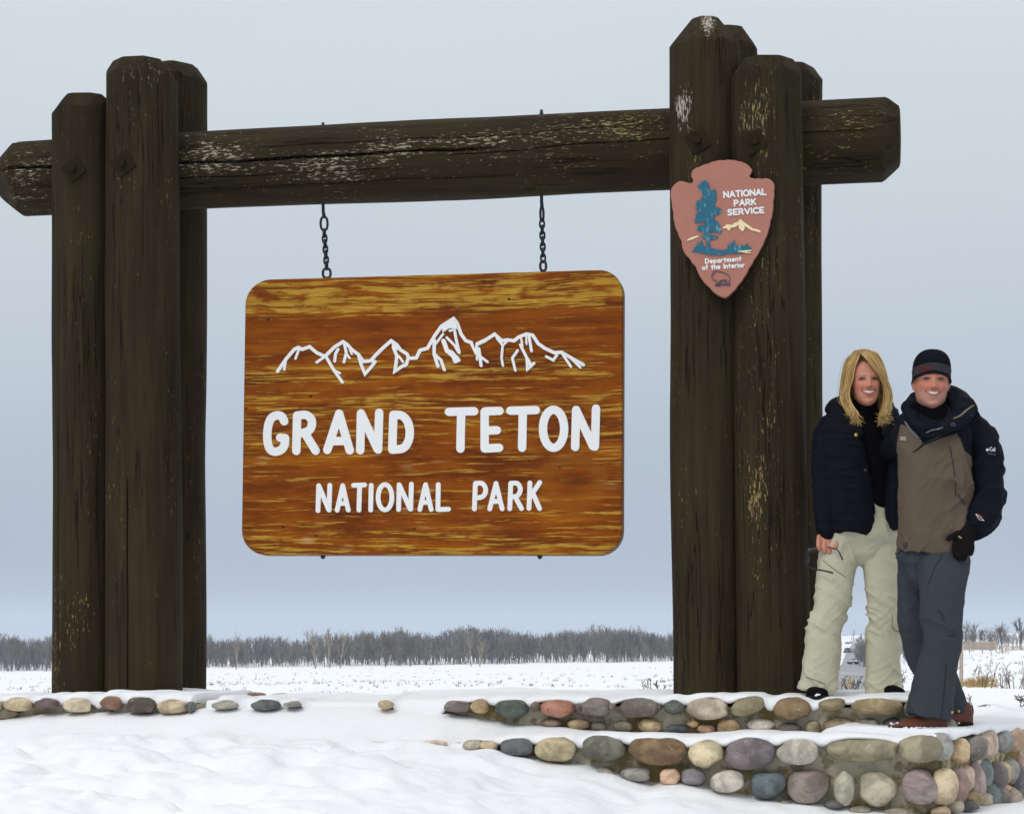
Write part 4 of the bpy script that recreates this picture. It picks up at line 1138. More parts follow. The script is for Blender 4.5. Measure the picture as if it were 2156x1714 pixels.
GLY = {  # stroke letters in a unit box, y downwards, baseline at 1; width
 'N': (0.72, [[(0, 1), (0, 0)], [(0, 0), (.66, 1)], [(.66, 1), (.66, 0)]]), 'A': (0.74, [[(0, 1), (.35, 0)], [(.35, 0), (.7, 1)], [(.14, .68), (.56, .68)]]),
 'T': (0.66, [[(0, 0), (.62, 0)], [(.31, 0), (.31, 1)]]), 'I': (0.08, [[(.02, 0), (.02, 1)]]), 'L': (0.55, [[(0, 0), (0, 1)], [(0, 1), (.5, 1)]]),
 'O': (0.84, [{'c': arc(.4, .5, .4, .5, 0, 345, 22)}]), 'P': (0.58, [[(0, 1), (0, 0)], sm([(0, 0), (.35, .02), (.52, .27), (.35, .53), (0, .55)], 4)]),
 'R': (0.62, [[(0, 1), (0, 0)], sm([(0, 0), (.35, .02), (.52, .27), (.35, .53), (0, .55)], 4), [(.25, .55), (.56, 1)]]), 'K': (0.6, [[(0, 0), (0, 1)], [(.52, 0), (.04, .58)], [(.17, .42), (.55, 1)]]),
 'S': (0.58, [sm([(.5, .14), (.34, 0), (.14, .03), (.03, .22), (.14, .42), (.38, .56), (.52, .78), (.36, .98), (.14, 1), (0, .86)], 4)]), 'E': (0.55, [[(0, 0), (0, 1)], [(0, 0), (.5, 0)], [(0, .5), (.42, .5)], [(0, 1), (.5, 1)]]),
 'V': (0.7, [[(0, 0), (.33, 1)], [(.33, 1), (.66, 0)]]), 'C': (0.7, [arc(.4, .5, .4, .5, 48, 312, 18)]), 'D': (0.66, [[(0, 0), (0, 1)], sm([(0, 0), (.35, .04), (.58, .3), (.58, .7), (.35, .96), (0, 1)], 4)]),
 'e': (0.5, [[(.03, .68), (.42, .68)], arc(.23, .7, .21, .3, 5, 310, 16)]), 'p': (0.5, [[(0, .42), (0, 1.32)], {'c': arc(.22, .7, .21, .29, 0, 340, 16)}]), 'a': (0.5, [{'c': arc(.21, .7, .21, .29, 0, 340, 16)}, [(.43, .42), (.43, 1)]]),
 'r': (0.34, [[(0, .42), (0, 1)], sm([(0, .62), (.12, .45), (.3, .42)], 3)]), 't': (0.36, [[(.15, .12), (.15, 1)], [(0, .42), (.32, .42)]]), 'm': (0.72, [[(0, .42), (0, 1)], sm([(0, .56), (.14, .42), (.3, .52), (.31, 1)], 4), sm([(.31, .56), (.46, .42), (.62, .52), (.63, 1)], 4)]),
 'n': (0.48, [[(0, .42), (0, 1)], sm([(0, .58), (.18, .42), (.39, .52), (.41, 1)], 4)]), 'o': (0.5, [{'c': arc(.22, .7, .22, .29, 0, 340, 16)}]), 'f': (0.34, [sm([(.32, .08), (.2, .03), (.13, .2), (.13, .5), (.13, 1)], 4), [(0, .42), (.3, .42)]]),
 'h': (0.48, [[(0, 0), (0, 1)], sm([(0, .58), (.18, .42), (.39, .52), (.41, 1)], 4)]), 'i': (0.08, [[(.03, .42), (.03, 1)], [(.03, .14), (.03, .16)]]), 'l': (0.08, [[(.02, 0), (.02, 1)]]), ' ': (0.34, [])}
def write(text, x0, y0, x1, y1, hgt, w, to3, h, mat, parent, name='letter'):
    """baseline from (x0, y0) to (x1, y1), cap height hgt"""
    gap = 0.20
    tot = sum(GLY[c][0] for c in text) + gap * (len(text) - 1)
    L = math.hypot(x1 - x0, y1 - y0); sx = L / tot
    ux, uy = (x1 - x0) / L, (y1 - y0) / L
    c0 = 0
    for ch in text:
        def tf(p): return (x0 + ux * (c0 + p[0]) * sx + uy * -(1 - p[1]) * hgt * -1 * 0 + 0 + (-uy) * (p[1] - 1) * hgt, y0 + uy * (c0 + p[0]) * sx + ux * (p[1] - 1) * hgt)
        st = [{'c': [tf(p) for p in s['c']]} if isinstance(s, dict) else [tf(p) for p in s] for s in GLY[ch][1]]
        if st: letter(st, w, to3, h, mat, parent, name)
        c0 += GLY[ch][0] + gap
write('NATIONAL', 682, 514, 1156, 480, 62, 17, at3, 0.004, WHITE, badge)
write('PARK', 800, 608, 1040, 592, 60, 17, at3, 0.004, WHITE, badge)
write('SERVICE', 728, 712, 1132, 684, 58, 17, at3, 0.004, WHITE, badge)
write('Department', 474, 1256, 876, 1226, 50, 12.5, at3, 0.004, WHITE, badge)
write('of the Interior', 440, 1328, 912, 1296, 50, 12.5, at3, 0.004, WHITE, badge)
# ------------------------------------------------------------------ bare trees, bushes, fences, cars
def bark(name, c, var=0.3):
    m = Mat(name, 0.85, 0.15); p = m.pos()
    oi = m.n.new('ShaderNodeObjectInfo')
    n = m.noise(p, 0.35, 3); n2 = m.noise(p, 3.0, 2)
    k = m.math('ADD', m.math('MULTIPLY', n, 0.7), m.math('MULTIPLY', n2, 0.3))
    m.col(m.mix(m.step(k, 0.35, 0.65), tuple(q * (1 - var) for q in c), tuple(q * (1 + var) for q in c)))
    return m.m
WOOD = bark('far_wood_bark', (0.170, 0.158, 0.152))
PALE = bark('pale_tree_bark', (0.30, 0.26, 0.21))
TWIG = bark('twig_bark', (0.19, 0.135, 0.10))
GREYT = bark('tree_bark', (0.135, 0.115, 0.11))
STRAW = plain('dry_straw', (0.50, 0.36, 0.17), 0.85, 0.1, 0.4, 12)

def branch_segments(g, h, spread, levels, n_child, trunk_r, up=0.5, first=0.25, kink=0.18, lean=0.0, taper=0.62, ratio=0.62):
    """list of (p0, p1, r0, r1, level)"""
    out = []
    def grow(p, d, L, r, lev):
        n = 4 if lev == 0 else 3
        q = p.copy(); dd = d.copy(); pts = [(q.copy(), r)]
        for i in range(n):
            dd = dd + g.normal(size=3) * kink * (0.5 if lev == 0 else 1); dd[2] += up * 0.18 * (lev > 0)
            dd /= np.linalg.norm(dd)
            q2 = q + dd * L / n; r2 = r * (1 - (1 - taper) * (i + 1) / n)
            out.append((q, q2, r * (1 - (1 - taper) * i / n), r2, lev)); q = q2
            pts.append((q.copy(), r2))
        if lev >= levels: return
        k = n_child[lev]
        for i in range(k):
            t = first + (1 - first) * (i + g.uniform(0.2, 0.9)) / k if lev == 0 else 0.25 + 0.75 * (i + g.uniform(0.3, 1)) / k
            a = min(int(t * n), n - 1); f = t * n - a
            b = pts[a][0] * (1 - f) + pts[min(a + 1, n)][0] * f
            az = g.uniform(0, 2 * math.pi); tilt = g.normal(spread, 0.15)
            e1 = np.cross(dd, [0.3, 0.9, 0.2]); e1 /= np.linalg.norm(e1); e2 = np.cross(dd, e1)
            nd = dd * math.cos(tilt) + math.sin(tilt) * (math.cos(az) * e1 + math.sin(az) * e2)
            nd[2] += up * 0.4; nd /= np.linalg.norm(nd)
            grow(b, nd, L * ratio * g.uniform(0.75, 1.15) * (1.15 - 0.45 * t if lev == 0 else 1), pts[a][1] * 0.62, lev + 1)
    d0 = np.array([lean, 0, 1.0]); d0 /= np.linalg.norm(d0)
    grow(np.zeros(3), d0, h * 0.62, trunk_r, 0)
    return out
def seg_mesh(segs, minr=0.0, k=3):
    A = np.array([s[0] for s in segs]); B = np.array([s[1] for s in segs]); ra = np.maximum([s[2] for s in segs], minr); rb = np.maximum([s[3] for s in segs], minr)
    d = B - A; d /= np.linalg.norm(d, axis=1)[:, None] + 1e-9
    e1 = np.cross(d, np.where(np.abs(d[:, 2:3]) < 0.9, [[0, 0, 1.0]], [[1.0, 0, 0]])); e1 /= np.linalg.norm(e1, axis=1)[:, None]; e2 = np.cross(d, e1)
    V = []
    for P, r_ in ((A, ra), (B, rb)):
        for q in range(k):
            a = 2 * math.pi * q / k
            V.append(P + r_[:, None] * (math.cos(a) * e1 + math.sin(a) * e2))
    V = np.stack(V, 1)                       # seg, 2k, 3
    n = len(segs); base = np.arange(n)[:, None] * 2 * k
    F = np.concatenate([base + np.array([[q, (q + 1) % k, k + (q + 1) % k, k + q]]) for q in range(k if k > 2 else 1)])
    return V.reshape(-1, 3), F.astype(np.int32)
g = np.random.default_rng(3)
PROTO = []
for i in range(8):
    s_ = branch_segments(g, 1.0, [0.55, 0.7, 0.45, 0.6][i % 4], 3, [7, 4, 4], 0.016, up=[0.6, 0.4, 0.9, 0.5][i % 4], first=[0.2, 0.3, 0.15, 0.35][i % 4], ratio=0.60)
    top = max(q[1][2] for q in s_)
    s_ = [(a / top, b / top, r0 / top, r1 / top, l) for a, b, r0, r1, l in s_]
    PROTO.append(s_)
# the far wood: one mass along the river flat
Vs, Fs, off = [], [], 0
pv = [seg_mesh([(a, b, r0, r1, l) for a, b, r0, r1, l in s_], 0.0042, 2) for s_ in PROTO]
pv2 = []
for i in range(6):
    s_ = branch_segments(g, 1.0, [0.55, 0.7, 0.4][i % 3], 2, [10, 6], 0.018, up=[0.6, 0.4, 0.9][i % 3], first=0.12, ratio=0.62)
    top = max(q[1][2] for q in s_)
    pv2.append(seg_mesh([(a / top, b / top, r0 / top, r1 / top, l) for a, b, r0, r1, l in s_], 0.007, 2))
def far_tree(X, Y, h, pi_, sx, low=False):
    global off
    v, f = pv2[pi_ % 6] if low else pv[pi_]
    a = g.uniform(0, 2 * math.pi); c, s = math.cos(a), math.sin(a)
    w = np.stack([(v[:, 0] * c - v[:, 1] * s) * h * sx + X, (v[:, 0] * s + v[:, 1] * c) * h * sx + Y, v[:, 2] * h + float(base_z(np.array(X), np.array(Y))) - 0.2], 1)
    Vs.append(w); Fs.append(f + off); off += len(v)
for i in range(3500):
    low = i >= 850
    Y = 600 + 110 * g.random() ** 1.3 + (15 if low else 0)
    x = g.uniform(-900, 1700)
    h = 8.6 + 1.5 * vnoise(x / 70, 0, 0, 8) + g.normal() * 0.8
    h *= 1 if g.random() > 0.42 else g.uniform(0.35, 0.7)
    if 1650 < x: h *= 0.6
    far_tree((x - PCX) / FPX * Y, Y, max(3.0, h), int(g.integers(8)), g.uniform(0.75, 1.15), low)
for i in range(330):                                 # thicket to the right of the road
    Y = g.uniform(430, 560)
    x = g.uniform(1812, 2900) if i > 60 else g.uniform(1808, 1905)
    h = 5.2 + 1.2 * vnoise(x / 60, 1, 0, 9) + g.normal() * 0.7
    if x > 2000 and i % 3: h *= 0.72
    far_tree((x - PCX) / FPX * Y, Y, max(2.4, h), int(g.integers(8)), g.uniform(0.9, 1.3))
wd = obj('woods', np.concatenate(Vs), np.concatenate(Fs), WOOD, None, False)
tag(wd, 'hazy grey wall of bare trees along the far edge of the snowfield', None, None, 'stuff')
# trees one can tell apart
TCACHE = {}
def tree(x, ybase, ytop, Y, kind, mat, label, grp, sx=1.0, seed=0):
    key = (kind, mat.name, seed)
    s_ = None
    if key not in TCACHE:
        gg = np.random.default_rng(100 + seed)
        if kind == 'round': s_ = branch_segments(gg, 1.0, 0.62, 4, [8, 5, 4, 3], 0.022, up=0.55, first=0.22, ratio=0.62)
        elif kind == 'slim': s_ = branch_segments(gg, 1.0, 0.38, 4, [8, 4, 3, 3], 0.018, up=0.9, first=0.25, ratio=0.5, lean=0.12)
        else: s_ = branch_segments(gg, 1.0, 0.55, 4, [9, 4, 4, 3], 0.020, up=0.75, first=0.3, ratio=0.55)
        top = max(q[1][2] for q in s_); s_ = [(a / top, b / top, r0 / top, r1 / top, l) for a, b, r0, r1, l in s_]
        t_ = make_mesh('trunk', *seg_mesh([q for q in s_ if q[4] == 0], 0, 6)); c_ = make_mesh('crown', *seg_mesh([q for q in s_ if q[4] > 0], 0.0022, 3), False)
        t_.materials.append(mat); c_.materials.append(mat)
        TCACHE[key] = (t_, c_)
    t_, c_ = TCACHE[key]
    P = at(x, ybase, Y)
    h = (ybase - ytop) / FPX * Y
    r_ = thing('bare_tree', P, label, 'tree', grp)
    r_.scale = (h * sx, h * sx, h); r_.rotation_euler = (0, 0, seed * 1.3)
    for nme, me in (('trunk', t_), ('crown', c_)):
        o = bpy.data.objects.new(nme, me); COL.objects.link(o); o.parent = r_
    return r_
def gy(x, Y): X = (x - PCX) / FPX * Y; return PHY - float(base_z(np.array(X), np.array(Y))) / Y * FPX
G1 = 'bare trees standing out from the far woods'
for (x, yt, Y, kd, mt, lb, sx, sd) in [
    (497, 1326, 565, 'oval', PALE, 'pale bare tree with dark trunk alone before the woods, nearest the left pillar', 0.55, 1),
    (664, 1322, 580, 'oval', PALE, 'pale bare tree in the clump below the left chain, left of its tallest neighbour', 0.8, 2),
    (694, 1318, 585, 'oval', PALE, 'tallest pale bare tree of the clump below the left chain', 0.75, 3),
    (716, 1324, 578, 'slim', PALE, 'slender pale bare tree closing the right side of the pale clump', 0.9, 4),
    (812, 1327, 590, 'round', GREYT, 'broad dark bare tree rising above the woods below the word NATIONAL', 1.1, 5),
    (864, 1333, 590, 'round', GREYT, 'round crowned grey bare tree below the middle of the sign', 1.0, 6),
    (992, 1325, 575, 'oval', PALE, 'light brown bare tree in the woods below the word PARK', 0.8, 2),
    (1010, 1338, 572, 'oval', PALE, 'smaller tan bare tree just right of the light brown one below PARK', 1.0, 1),
    (1300, 1328, 600, 'round', GREYT, 'dark bare tree in the woods midway between sign and right pillar', 1.0, 6),
    (1372, 1331, 600, 'round', GREYT, 'dark bare tree of the woods next to the right pillar', 1.0, 5)]:
    tree(x, gy(x, Y), yt, Y, kd, mt, lb, G1, sx, sd)
G2 = 'bare trees behind the fence on the right'
for (x, yt, yb, Y, kd, mt, lb, sx, sd) in [
    (2030, 1303, 1366, 420, 'slim', GREYT, 'slim leaning bare tree right beside the man\'s knee', 0.7, 4),
    (2070, 1318, 1368, 430, 'round', GREYT, 'low flat topped bare tree between the leaning tree and the round one', 1.0, 6),
    (2109, 1307, 1370, 410, 'round', GREYT, 'round vase shaped bare tree on a dark trunk behind the fence', 0.95, 5),
    (2151, 1296, 1370, 400, 'oval', GREYT, 'tallest bare tree, cut by the right edge of the picture', 1.0, 3),
    (1796, 1323, 1352, 1100, 'slim', GREYT, 'small thin bare tree far down the road between the woman\'s legs', 0.7, 1)]:
    tree(x, yb, yt, Y, kd, mt, lb, G2, sx, sd)

# sage and stubble through the snow
Vs, Fs, off = [], [], 0
def tuft(X, Y, h, n, w):
    global off
    z = float(field_z(np.array([[X]]), np.array([[Y]]))[0, 0])
    for i in range(n):
        a = g.uniform(0, 2 * math.pi); t = g.uniform(0.1, 0.9); hh = h * g.uniform(0.5, 1)
        c = np.array([X + g.normal() * h * 0.3, Y + g.normal() * h * 0.3, z - 0.03]); d = np.array([math.cos(a) * t, math.sin(a) * t, 1.0]) * hh
        p = np.array([-math.sin(a), math.cos(a), 0]) * w
        Vs.append(np.array([c - p, c + p, c + d])); Fs.append([off, off + 1, off + 2]); off += 3
for i in range(2600):
    Y = float(np.exp(g.uniform(math.log(150), math.log(560))))
    x = g.uniform(-400, 2300)
    X = (x - PCX) / FPX * Y
    if abs(X - ROADK * Y) < 5: continue
    if vnoise(X / 30, Y / 16, 0, 77) + 0.5 * vnoise(X / 8, Y / 6, 0, 78) < 0.12: continue
    tuft(X, Y, g.uniform(0.18, 0.5), 6, 0.03)
for i in range(900):
    Y = float(np.exp(g.uniform(math.log(60), math.log(170))))
    x = g.uniform(-300, 2300); X = (x - PCX) / FPX * Y
    if abs(X - ROADK * Y) < 5: continue
    if vnoise(X / 12, Y / 10, 0, 79) < 0.1: continue
    tuft(X, Y, g.uniform(0.1, 0.3), 6, 0.012)
st = obj('sagebrush_stubble', np.concatenate(Vs), np.array(Fs, np.int32), TWIG, None, False)
tag(st, 'brown stubble and sage tips poking through the snowfield', None, None, 'stuff')

# bushes near the wall
def bush(x, ybase, ytop, Y, n, seed, label, mat=TWIG, spread=0.45, rad=0.004, lean=0.0, name='bare_bush', cat='bush', levels=2, width=0.12, ratio=0.45):
    gg = np.random.default_rng(seed)
    P = np.array(at(x, ybase, Y)); h = (ybase - ytop) / FPX * Y
    segs = []
    for i in range(n):
        s_ = branch_segments(gg, 1.0, 0.5, levels, [4, 3, 2][:levels] + [0], rad / h, up=0.3, first=0.3, kink=0.16, ratio=ratio, taper=0.4)
        tl = gg.normal(lean, spread); az = gg.uniform(0, math.pi * 2); top = max(q[1][2] for q in s_)
        M = Matrix.Rotation(tl, 3, 'Y') @ Matrix.Rotation(gg.normal(0, spread), 3, 'X') @ Matrix.Rotation(az, 3, 'Z')
        M = np.array(M); o = np.array([gg.normal() * width, gg.normal() * width, 0]); k = gg.uniform(0.55, 1.0) / top
        segs += [(M @ a * h * k + o, M @ b * h * k + o, r0 * h, r1 * h, l) for a, b, r0, r1, l in s_]
    V, F = seg_mesh(segs, 0.0016, 3)
    me = make_mesh(name, V, F, False); me.materials.append(mat)
    o = bpy.data.objects.new(name, me); COL.objects.link(o); o.location = P
    return tag(o, label, cat, 'leafless bushes round the wall')
bush(2110, 1450, 1389, 21.5, 9, 1, 'tall upright reddish bare bush in the snow at right, behind the wall', rad=0.006, spread=0.2)
bush(2040, 1420, 1390, 26, 6, 2, 'small bare bush left of the straw coloured clump, close to the man\'s shin', spread=0.3)
bush(2072, 1424, 1392, 26, 4, 3, 'thin bare bush rising out of the straw coloured clump', spread=0.25)
bush(2063, 1488, 1446, 13.6, 4, 4, 'sparse twig with forked top in the snow right of the man\'s boot', rad=0.004, spread=0.3)
bush(2088, 1487, 1458, 14.2, 3, 5, 'flat leaning twigs low in the snow beside the forked twig', rad=0.005, spread=0.25, lean=0.95)
bush(2150, 1478, 1446, 13.8, 4, 6, 'low drooping twigs in the snow at the right edge, below the tall edge bush', rad=0.006, spread=0.35, lean=-1.0)
bush(2152, 1452, 1402, 19, 6, 7, 'bare bush cut by the right edge of the picture, above the snow bank', rad=0.005, spread=0.22)
bush(2094, 1453, 1418, 22, 5, 8, 'short bare bush between the straw clump and the tall reddish bush', spread=0.35)
bush(1888, 1462, 1400, 13.4, 12, 9, 'bare bush seen between the woman\'s right leg and the man', rad=0.003, spread=0.16, width=0.05)
bush(1790, 1464, 1418, 13.4, 11, 10, 'tangle of bare twigs seen between the woman\'s legs', rad=0.003, spread=0.42, width=0.07)
bush(1762, 1462, 1395, 14.5, 8, 12, 'upright pale stems close behind the woman\'s left shin', STRAW, rad=0.003, spread=0.12, width=0.04)
bush(1400, 1462, 1424, 13.6, 9, 11, 'thin bare bush just left of the right log pillar', rad=0.003, spread=0.26, width=0.09)
for (x, yb, yt, Y, lb, sd) in [(2068, 1446, 1416, 24, 'bigger straw coloured dry bush behind the snow bank', 21), (2042, 1444, 1424, 25, 'lower straw coloured dry bush half hidden behind the man\'s calf', 22)]:
    bush(x, yb, yt, Y, 130, sd, lb, STRAW, 0.62, 0.004, name='dry_bush', levels=1, width=0.05 if sd == 22 else 0.075)

# fences and posts at right
OLDW = plain('weathered_wood', S(176, 160, 146), 0.85, 0.1, 0.25, 8)
def fence(x0, x1, ytop, ybot, Y0, Y1, label, gap, rails):
    P0, P1 = np.array(at(x0, ybot, Y0)), np.array(at(x1, ybot, Y1)); h = (ybot - ytop) / FPX * (Y0 + Y1) / 2
    t = thing('snow_fence', tuple(P0), label, 'fence', 'weathered fences beside the road')
    d = P1 - P0; L = np.linalg.norm(d); n = int(L / gap); gg = np.random.default_rng(int(x0))
    parts = []
    for i in range(n):
        p = P0 + d * (i + 0.5) / n; hh = h * gg.uniform(0.85, 1.05)
        parts.append(box(p + [gg.normal() * 0.02, 0, hh / 2], (gap * 0.19, 0.02, hh / 2)))
    V, F = join(parts); o = obj('picket_panel', V, F, OLDW, t, False); o['kind'] = 'stuff'
    M = np.array(Matrix.Rotation(math.atan2(d[1], d[0]), 3, 'Z'))
    for q in rails: obj('rail', *box((P0 + P1) / 2 + [0, 0.06, h * q], (L / 2, 0.03, 0.05), M), OLDW, t, False)
    for i in range(int(L / 6) + 1):
        p = P0 + d * min(1, i * 6 / L); obj('fence_post', *tube([p - [0, 0, .4], p + [0, 0.1, h * 1.12]], [0.08, 0.07], 8), OLDW, t)
fence(1965, 2098, 1351, 1368, 330, 300, 'long low picket snow fence below the bare trees at right', 0.16, (0.3, 0.8))
fence(2110, 2215, 1360, 1380, 260, 255, 'nearer picket fence with dark rails at the right edge of the picture', 0.16, (0.35, 0.95))
p = np.array(at(2024, 1402, 62)); k = 62 / FPX
t = thing('post', tuple(p), 'single weathered wooden post in the snow right behind the man\'s calf', 'post')
t.name = 'wooden_marker'
obj('stake', *tube([p - [0, 0, .6], p + [0, 0, 26 * k], p + [0, 0, 52 * k]], [4.2 * k, 4.1 * k, 4.0 * k], 10), OLDW, t)
obj('stake_cap', *bevel_box(p + [0, 0, 51 * k], (6 * k, 5 * k, 2.2 * k), 0.01), OLDW, t)

# cars far down the road
GLASS = plain('dark_car_glass', (0.02, 0.024, 0.03), 0.15, 0.5, 0.05)
TYRE = plain('tyre_rubber', (0.02, 0.02, 0.02), 0.8, 0.2)
LAMPG = plain('headlight_glass', (0.75, 0.75, 0.72), 0.15, 0.6, 0.05)
def car(x, ybot, Y, rgb, label, suv):
    P = np.array(at(x, ybot, Y)); X0, Y0, Z0 = P
    c = thing('parked_car' if False else 'car', tuple(P), label, 'car', 'cars on the snowy road')
    pt = plain('car_paint', S(*rgb), 0.35, 0.5, 0.08, 3)
    W, H, L = 1.85, (1.75 if suv else 1.45), 4.6
    # body profile along the car (front towards the viewer), lofted in width
    prof = [(-2.3, .35), (-2.3, .75), (-2.1, .92), (-1.2, 1.0), (1.9, 1.05), (2.25, .95), (2.3, .4)]
    def loft(pf, w0, w1, zs):
        V = [[sx * w0, yy, z] for sx in (-1, 1) for yy, z in pf]
        n = len(pf); F = [list(range(n)), [n + i for i in range(n)][::-1]] + [[i, (i + 1) % n, n + (i + 1) % n, n + i] for i in range(n)]
        V = np.array(V, float); k_ = np.clip((V[:, 2] - 0.95) / (H - 0.95), 0, 1); V[:, 0] *= 1 - (1 - w1 / w0) * k_
        return V + P, F
    V, F = loft(prof, W / 2, W / 2, 0); body = obj('body', V, F, pt, c, False)
    V, F = loft([(-1.15, 1.0), (-.45, H - .1), (-.3, H), (1.5, H), (2.0, 1.05)], W / 2 - .06, W / 2 - .2, 0); cab = obj('cabin', V, F, pt, c, False)
    obj('windscreen', np.array([[-.72, -1.10, 1.06], [.72, -1.10, 1.06], [.6, -.55, H - .12], [-.6, -.55, H - .12]]) * [1, 1, 1] + P + [0, -.06, .03], [[0, 1, 2, 3]], GLASS, cab, False)
    for sx in (-1, 1):
        obj('side_window', np.array([[sx * .88, -.7, 1.1], [sx * .88, 1.6, 1.1], [sx * .72, 1.4, H - .12], [sx * .76, -.3, H - .12]]) + P, [[0, 1, 2, 3]], GLASS, cab, False)
        obj('headlight', *bevel_box(P + [sx * .68, -2.3, .72], (.16, .03, .09), .02), LAMPG, body)
        for yy in (-1.45, 1.45):
            V, F = tube([P + [sx * .72, yy, .33], P + [sx * .93, yy, .33]], [.33, .33], 16, 1, ref=(0, 0, 1)); obj('wheel', V, F, TYRE, c)
    obj('bumper', *bevel_box(P + [0, -2.33, .47], (W / 2 - .05, .06, .12), .03), TYRE, body)
car(1796.5, 1398, 520, (178, 180, 184), 'pale grey car with dark bumper, nearest one coming up the road', False)
car(1809, 1391.5, 575, (58, 66, 82), 'dark blue grey car partly behind the pale one', True)
car(1784.5, 1374, 760, (40, 46, 58), 'dark car alone on the left of the road behind the first two', True)
car(1783.5, 1355.5, 1500, (70, 80, 100), 'tiny bluish car far off, left one of the last pair', False)
car(1791, 1354.5, 1560, (120, 124, 130), 'tiny grey car far off, right one of the last pair', False)
# ------------------------------------------------------------------ people
def fabric(name, c, rough=0.8, var=0.12, weave=900, fold=0.0, spec=0.2, sheen=0.0, bump=0.0012):
    m = Mat(name, rough, spec); p = m.pos()
    n = m.noise(p, 14, 4); w = m.noise(p, weave, 2)
    m.col(m.mix(n, tuple(q * (1 - var) for q in c), tuple(q * (1 + var) for q in c)))
    if sheen: m.b.inputs['Sheen Weight'].default_value = sheen
    m.bump(w, 0.4, bump)
    if fold: m.bump(m.noise(m.map(p, (16, 16, 42)), 1.0, 4, 0.6, 0.6), 0.7, fold)
    return m.m
def tinted(name, rough=0.5, spec=0.3, sss=0.0):
    m = Mat(name, rough, spec); c = m.at('tint', 'Color')
    n = m.noise(m.pos(), 60, 4)
    m.col(m.mix(n, m.mix(1.0, c, (0.93, 0.93, 0.93), 'MULTIPLY'), m.mix(1.0, c, (1.05, 1.05, 1.05), 'MULTIPLY')))
    if sss:
        m.b.inputs['Subsurface Weight'].default_value = sss
        m.b.inputs['Subsurface Radius'].default_value = (0.01, 0.004, 0.002)
        m.b.inputs['Subsurface Scale'].default_value = 0.5
    m.bump(n, 0.2, 0.002)
    return m.m
SKIN = tinted('skin', 0.48, 0.35)
KNIT = fabric('black_knit', S(13, 13, 16), 0.95, 0.1, 700, 0.004, 0.03)
PUFF = fabric('black_padded_nylon', S(17, 19, 27), 0.75, 0.2, 900, 0.004, 0.07)
KHAKI = fabric('khaki_ski_cloth', S(193, 189, 165), 0.8, 0.04, 900, 0.005, 0.2)
BOOTBLACK = fabric('black_suede', S(16, 16, 18), 0.9, 0.2, 300, 0.0, 0.05)
SLATE = fabric('slate_ski_cloth', S(60, 64, 70), 0.85, 0.08, 800, 0.005, 0.1)
SHELL = tinted('jacket_shell', 0.8, 0.10)
NAVYC = fabric('black_shell_cloth', S(15, 19, 28), 0.75, 0.15, 900, 0.006, 0.08)
GREYTRIM = fabric('grey_trim', S(112, 116, 120), 0.7, 0.1)
TAUPETRIM = fabric('taupe_trim', S(118, 102, 86), 0.8, 0.1)
BEANIE = tinted('beanie_knit', 0.95, 0.03)
REDTHREAD = plain('red_thread', S(128, 40, 38), 0.8, 0.1)
WHITETHREAD = plain('white_thread', S(225, 225, 228), 0.8, 0.1)
GLOVE = fabric('black_fleece', S(26, 22, 22), 0.95, 0.15, 300, 0.006, 0.04)
LEATHER = fabric('brown_leather', S(98, 52, 36), 0.5, 0.2, 120, 0.004, 0.4)
SOLE = plain('black_sole', S(24, 24, 26), 0.8, 0.2)
TEETH = plain('tooth_enamel', S(226, 214, 196), 0.25, 0.5, 0.02)
LIPS = plain('lips', S(176, 92, 90), 0.4, 0.4, 0.06)
LIPSM = plain('lips_pale', S(178, 108, 98), 0.5, 0.3, 0.06)
MOUTHD = plain('mouth_dark', S(60, 26, 26), 0.5, 0.3)
EYE = plain('eye_white', S(132, 110, 104), 0.25, 0.5, 0.1)
LIDSKIN = plain('lid_skin', S(182, 120, 98), 0.5, 0.3, 0.05)
LASH_NOSTRIL = plain('lash_and_nostril_shade', S(58, 42, 36), 0.7, 0.2)
BRASS = plain('brass_snap', S(196, 172, 90), 0.4, 0.5, 0.1, 30, 0, 0.6)
SNAPD = plain('dark_snap', S(44, 46, 50), 0.4, 0.4)
m = Mat('blonde_hair', 0.42, 0.45)
c = m.at('tint', 'Color'); n = m.noise(m.map(m.at('grain'), (220, 220, 8)), 1.0, 4, 0.6)
m.col(m.mix(n, m.mix(1.0, c, (0.74, 0.71, 0.64), 'MULTIPLY'), m.mix(1.0, c, (1.2, 1.19, 1.16), 'MULTIPLY'))); m.bump(n, 0.7, 0.004)
HAIR = m.m

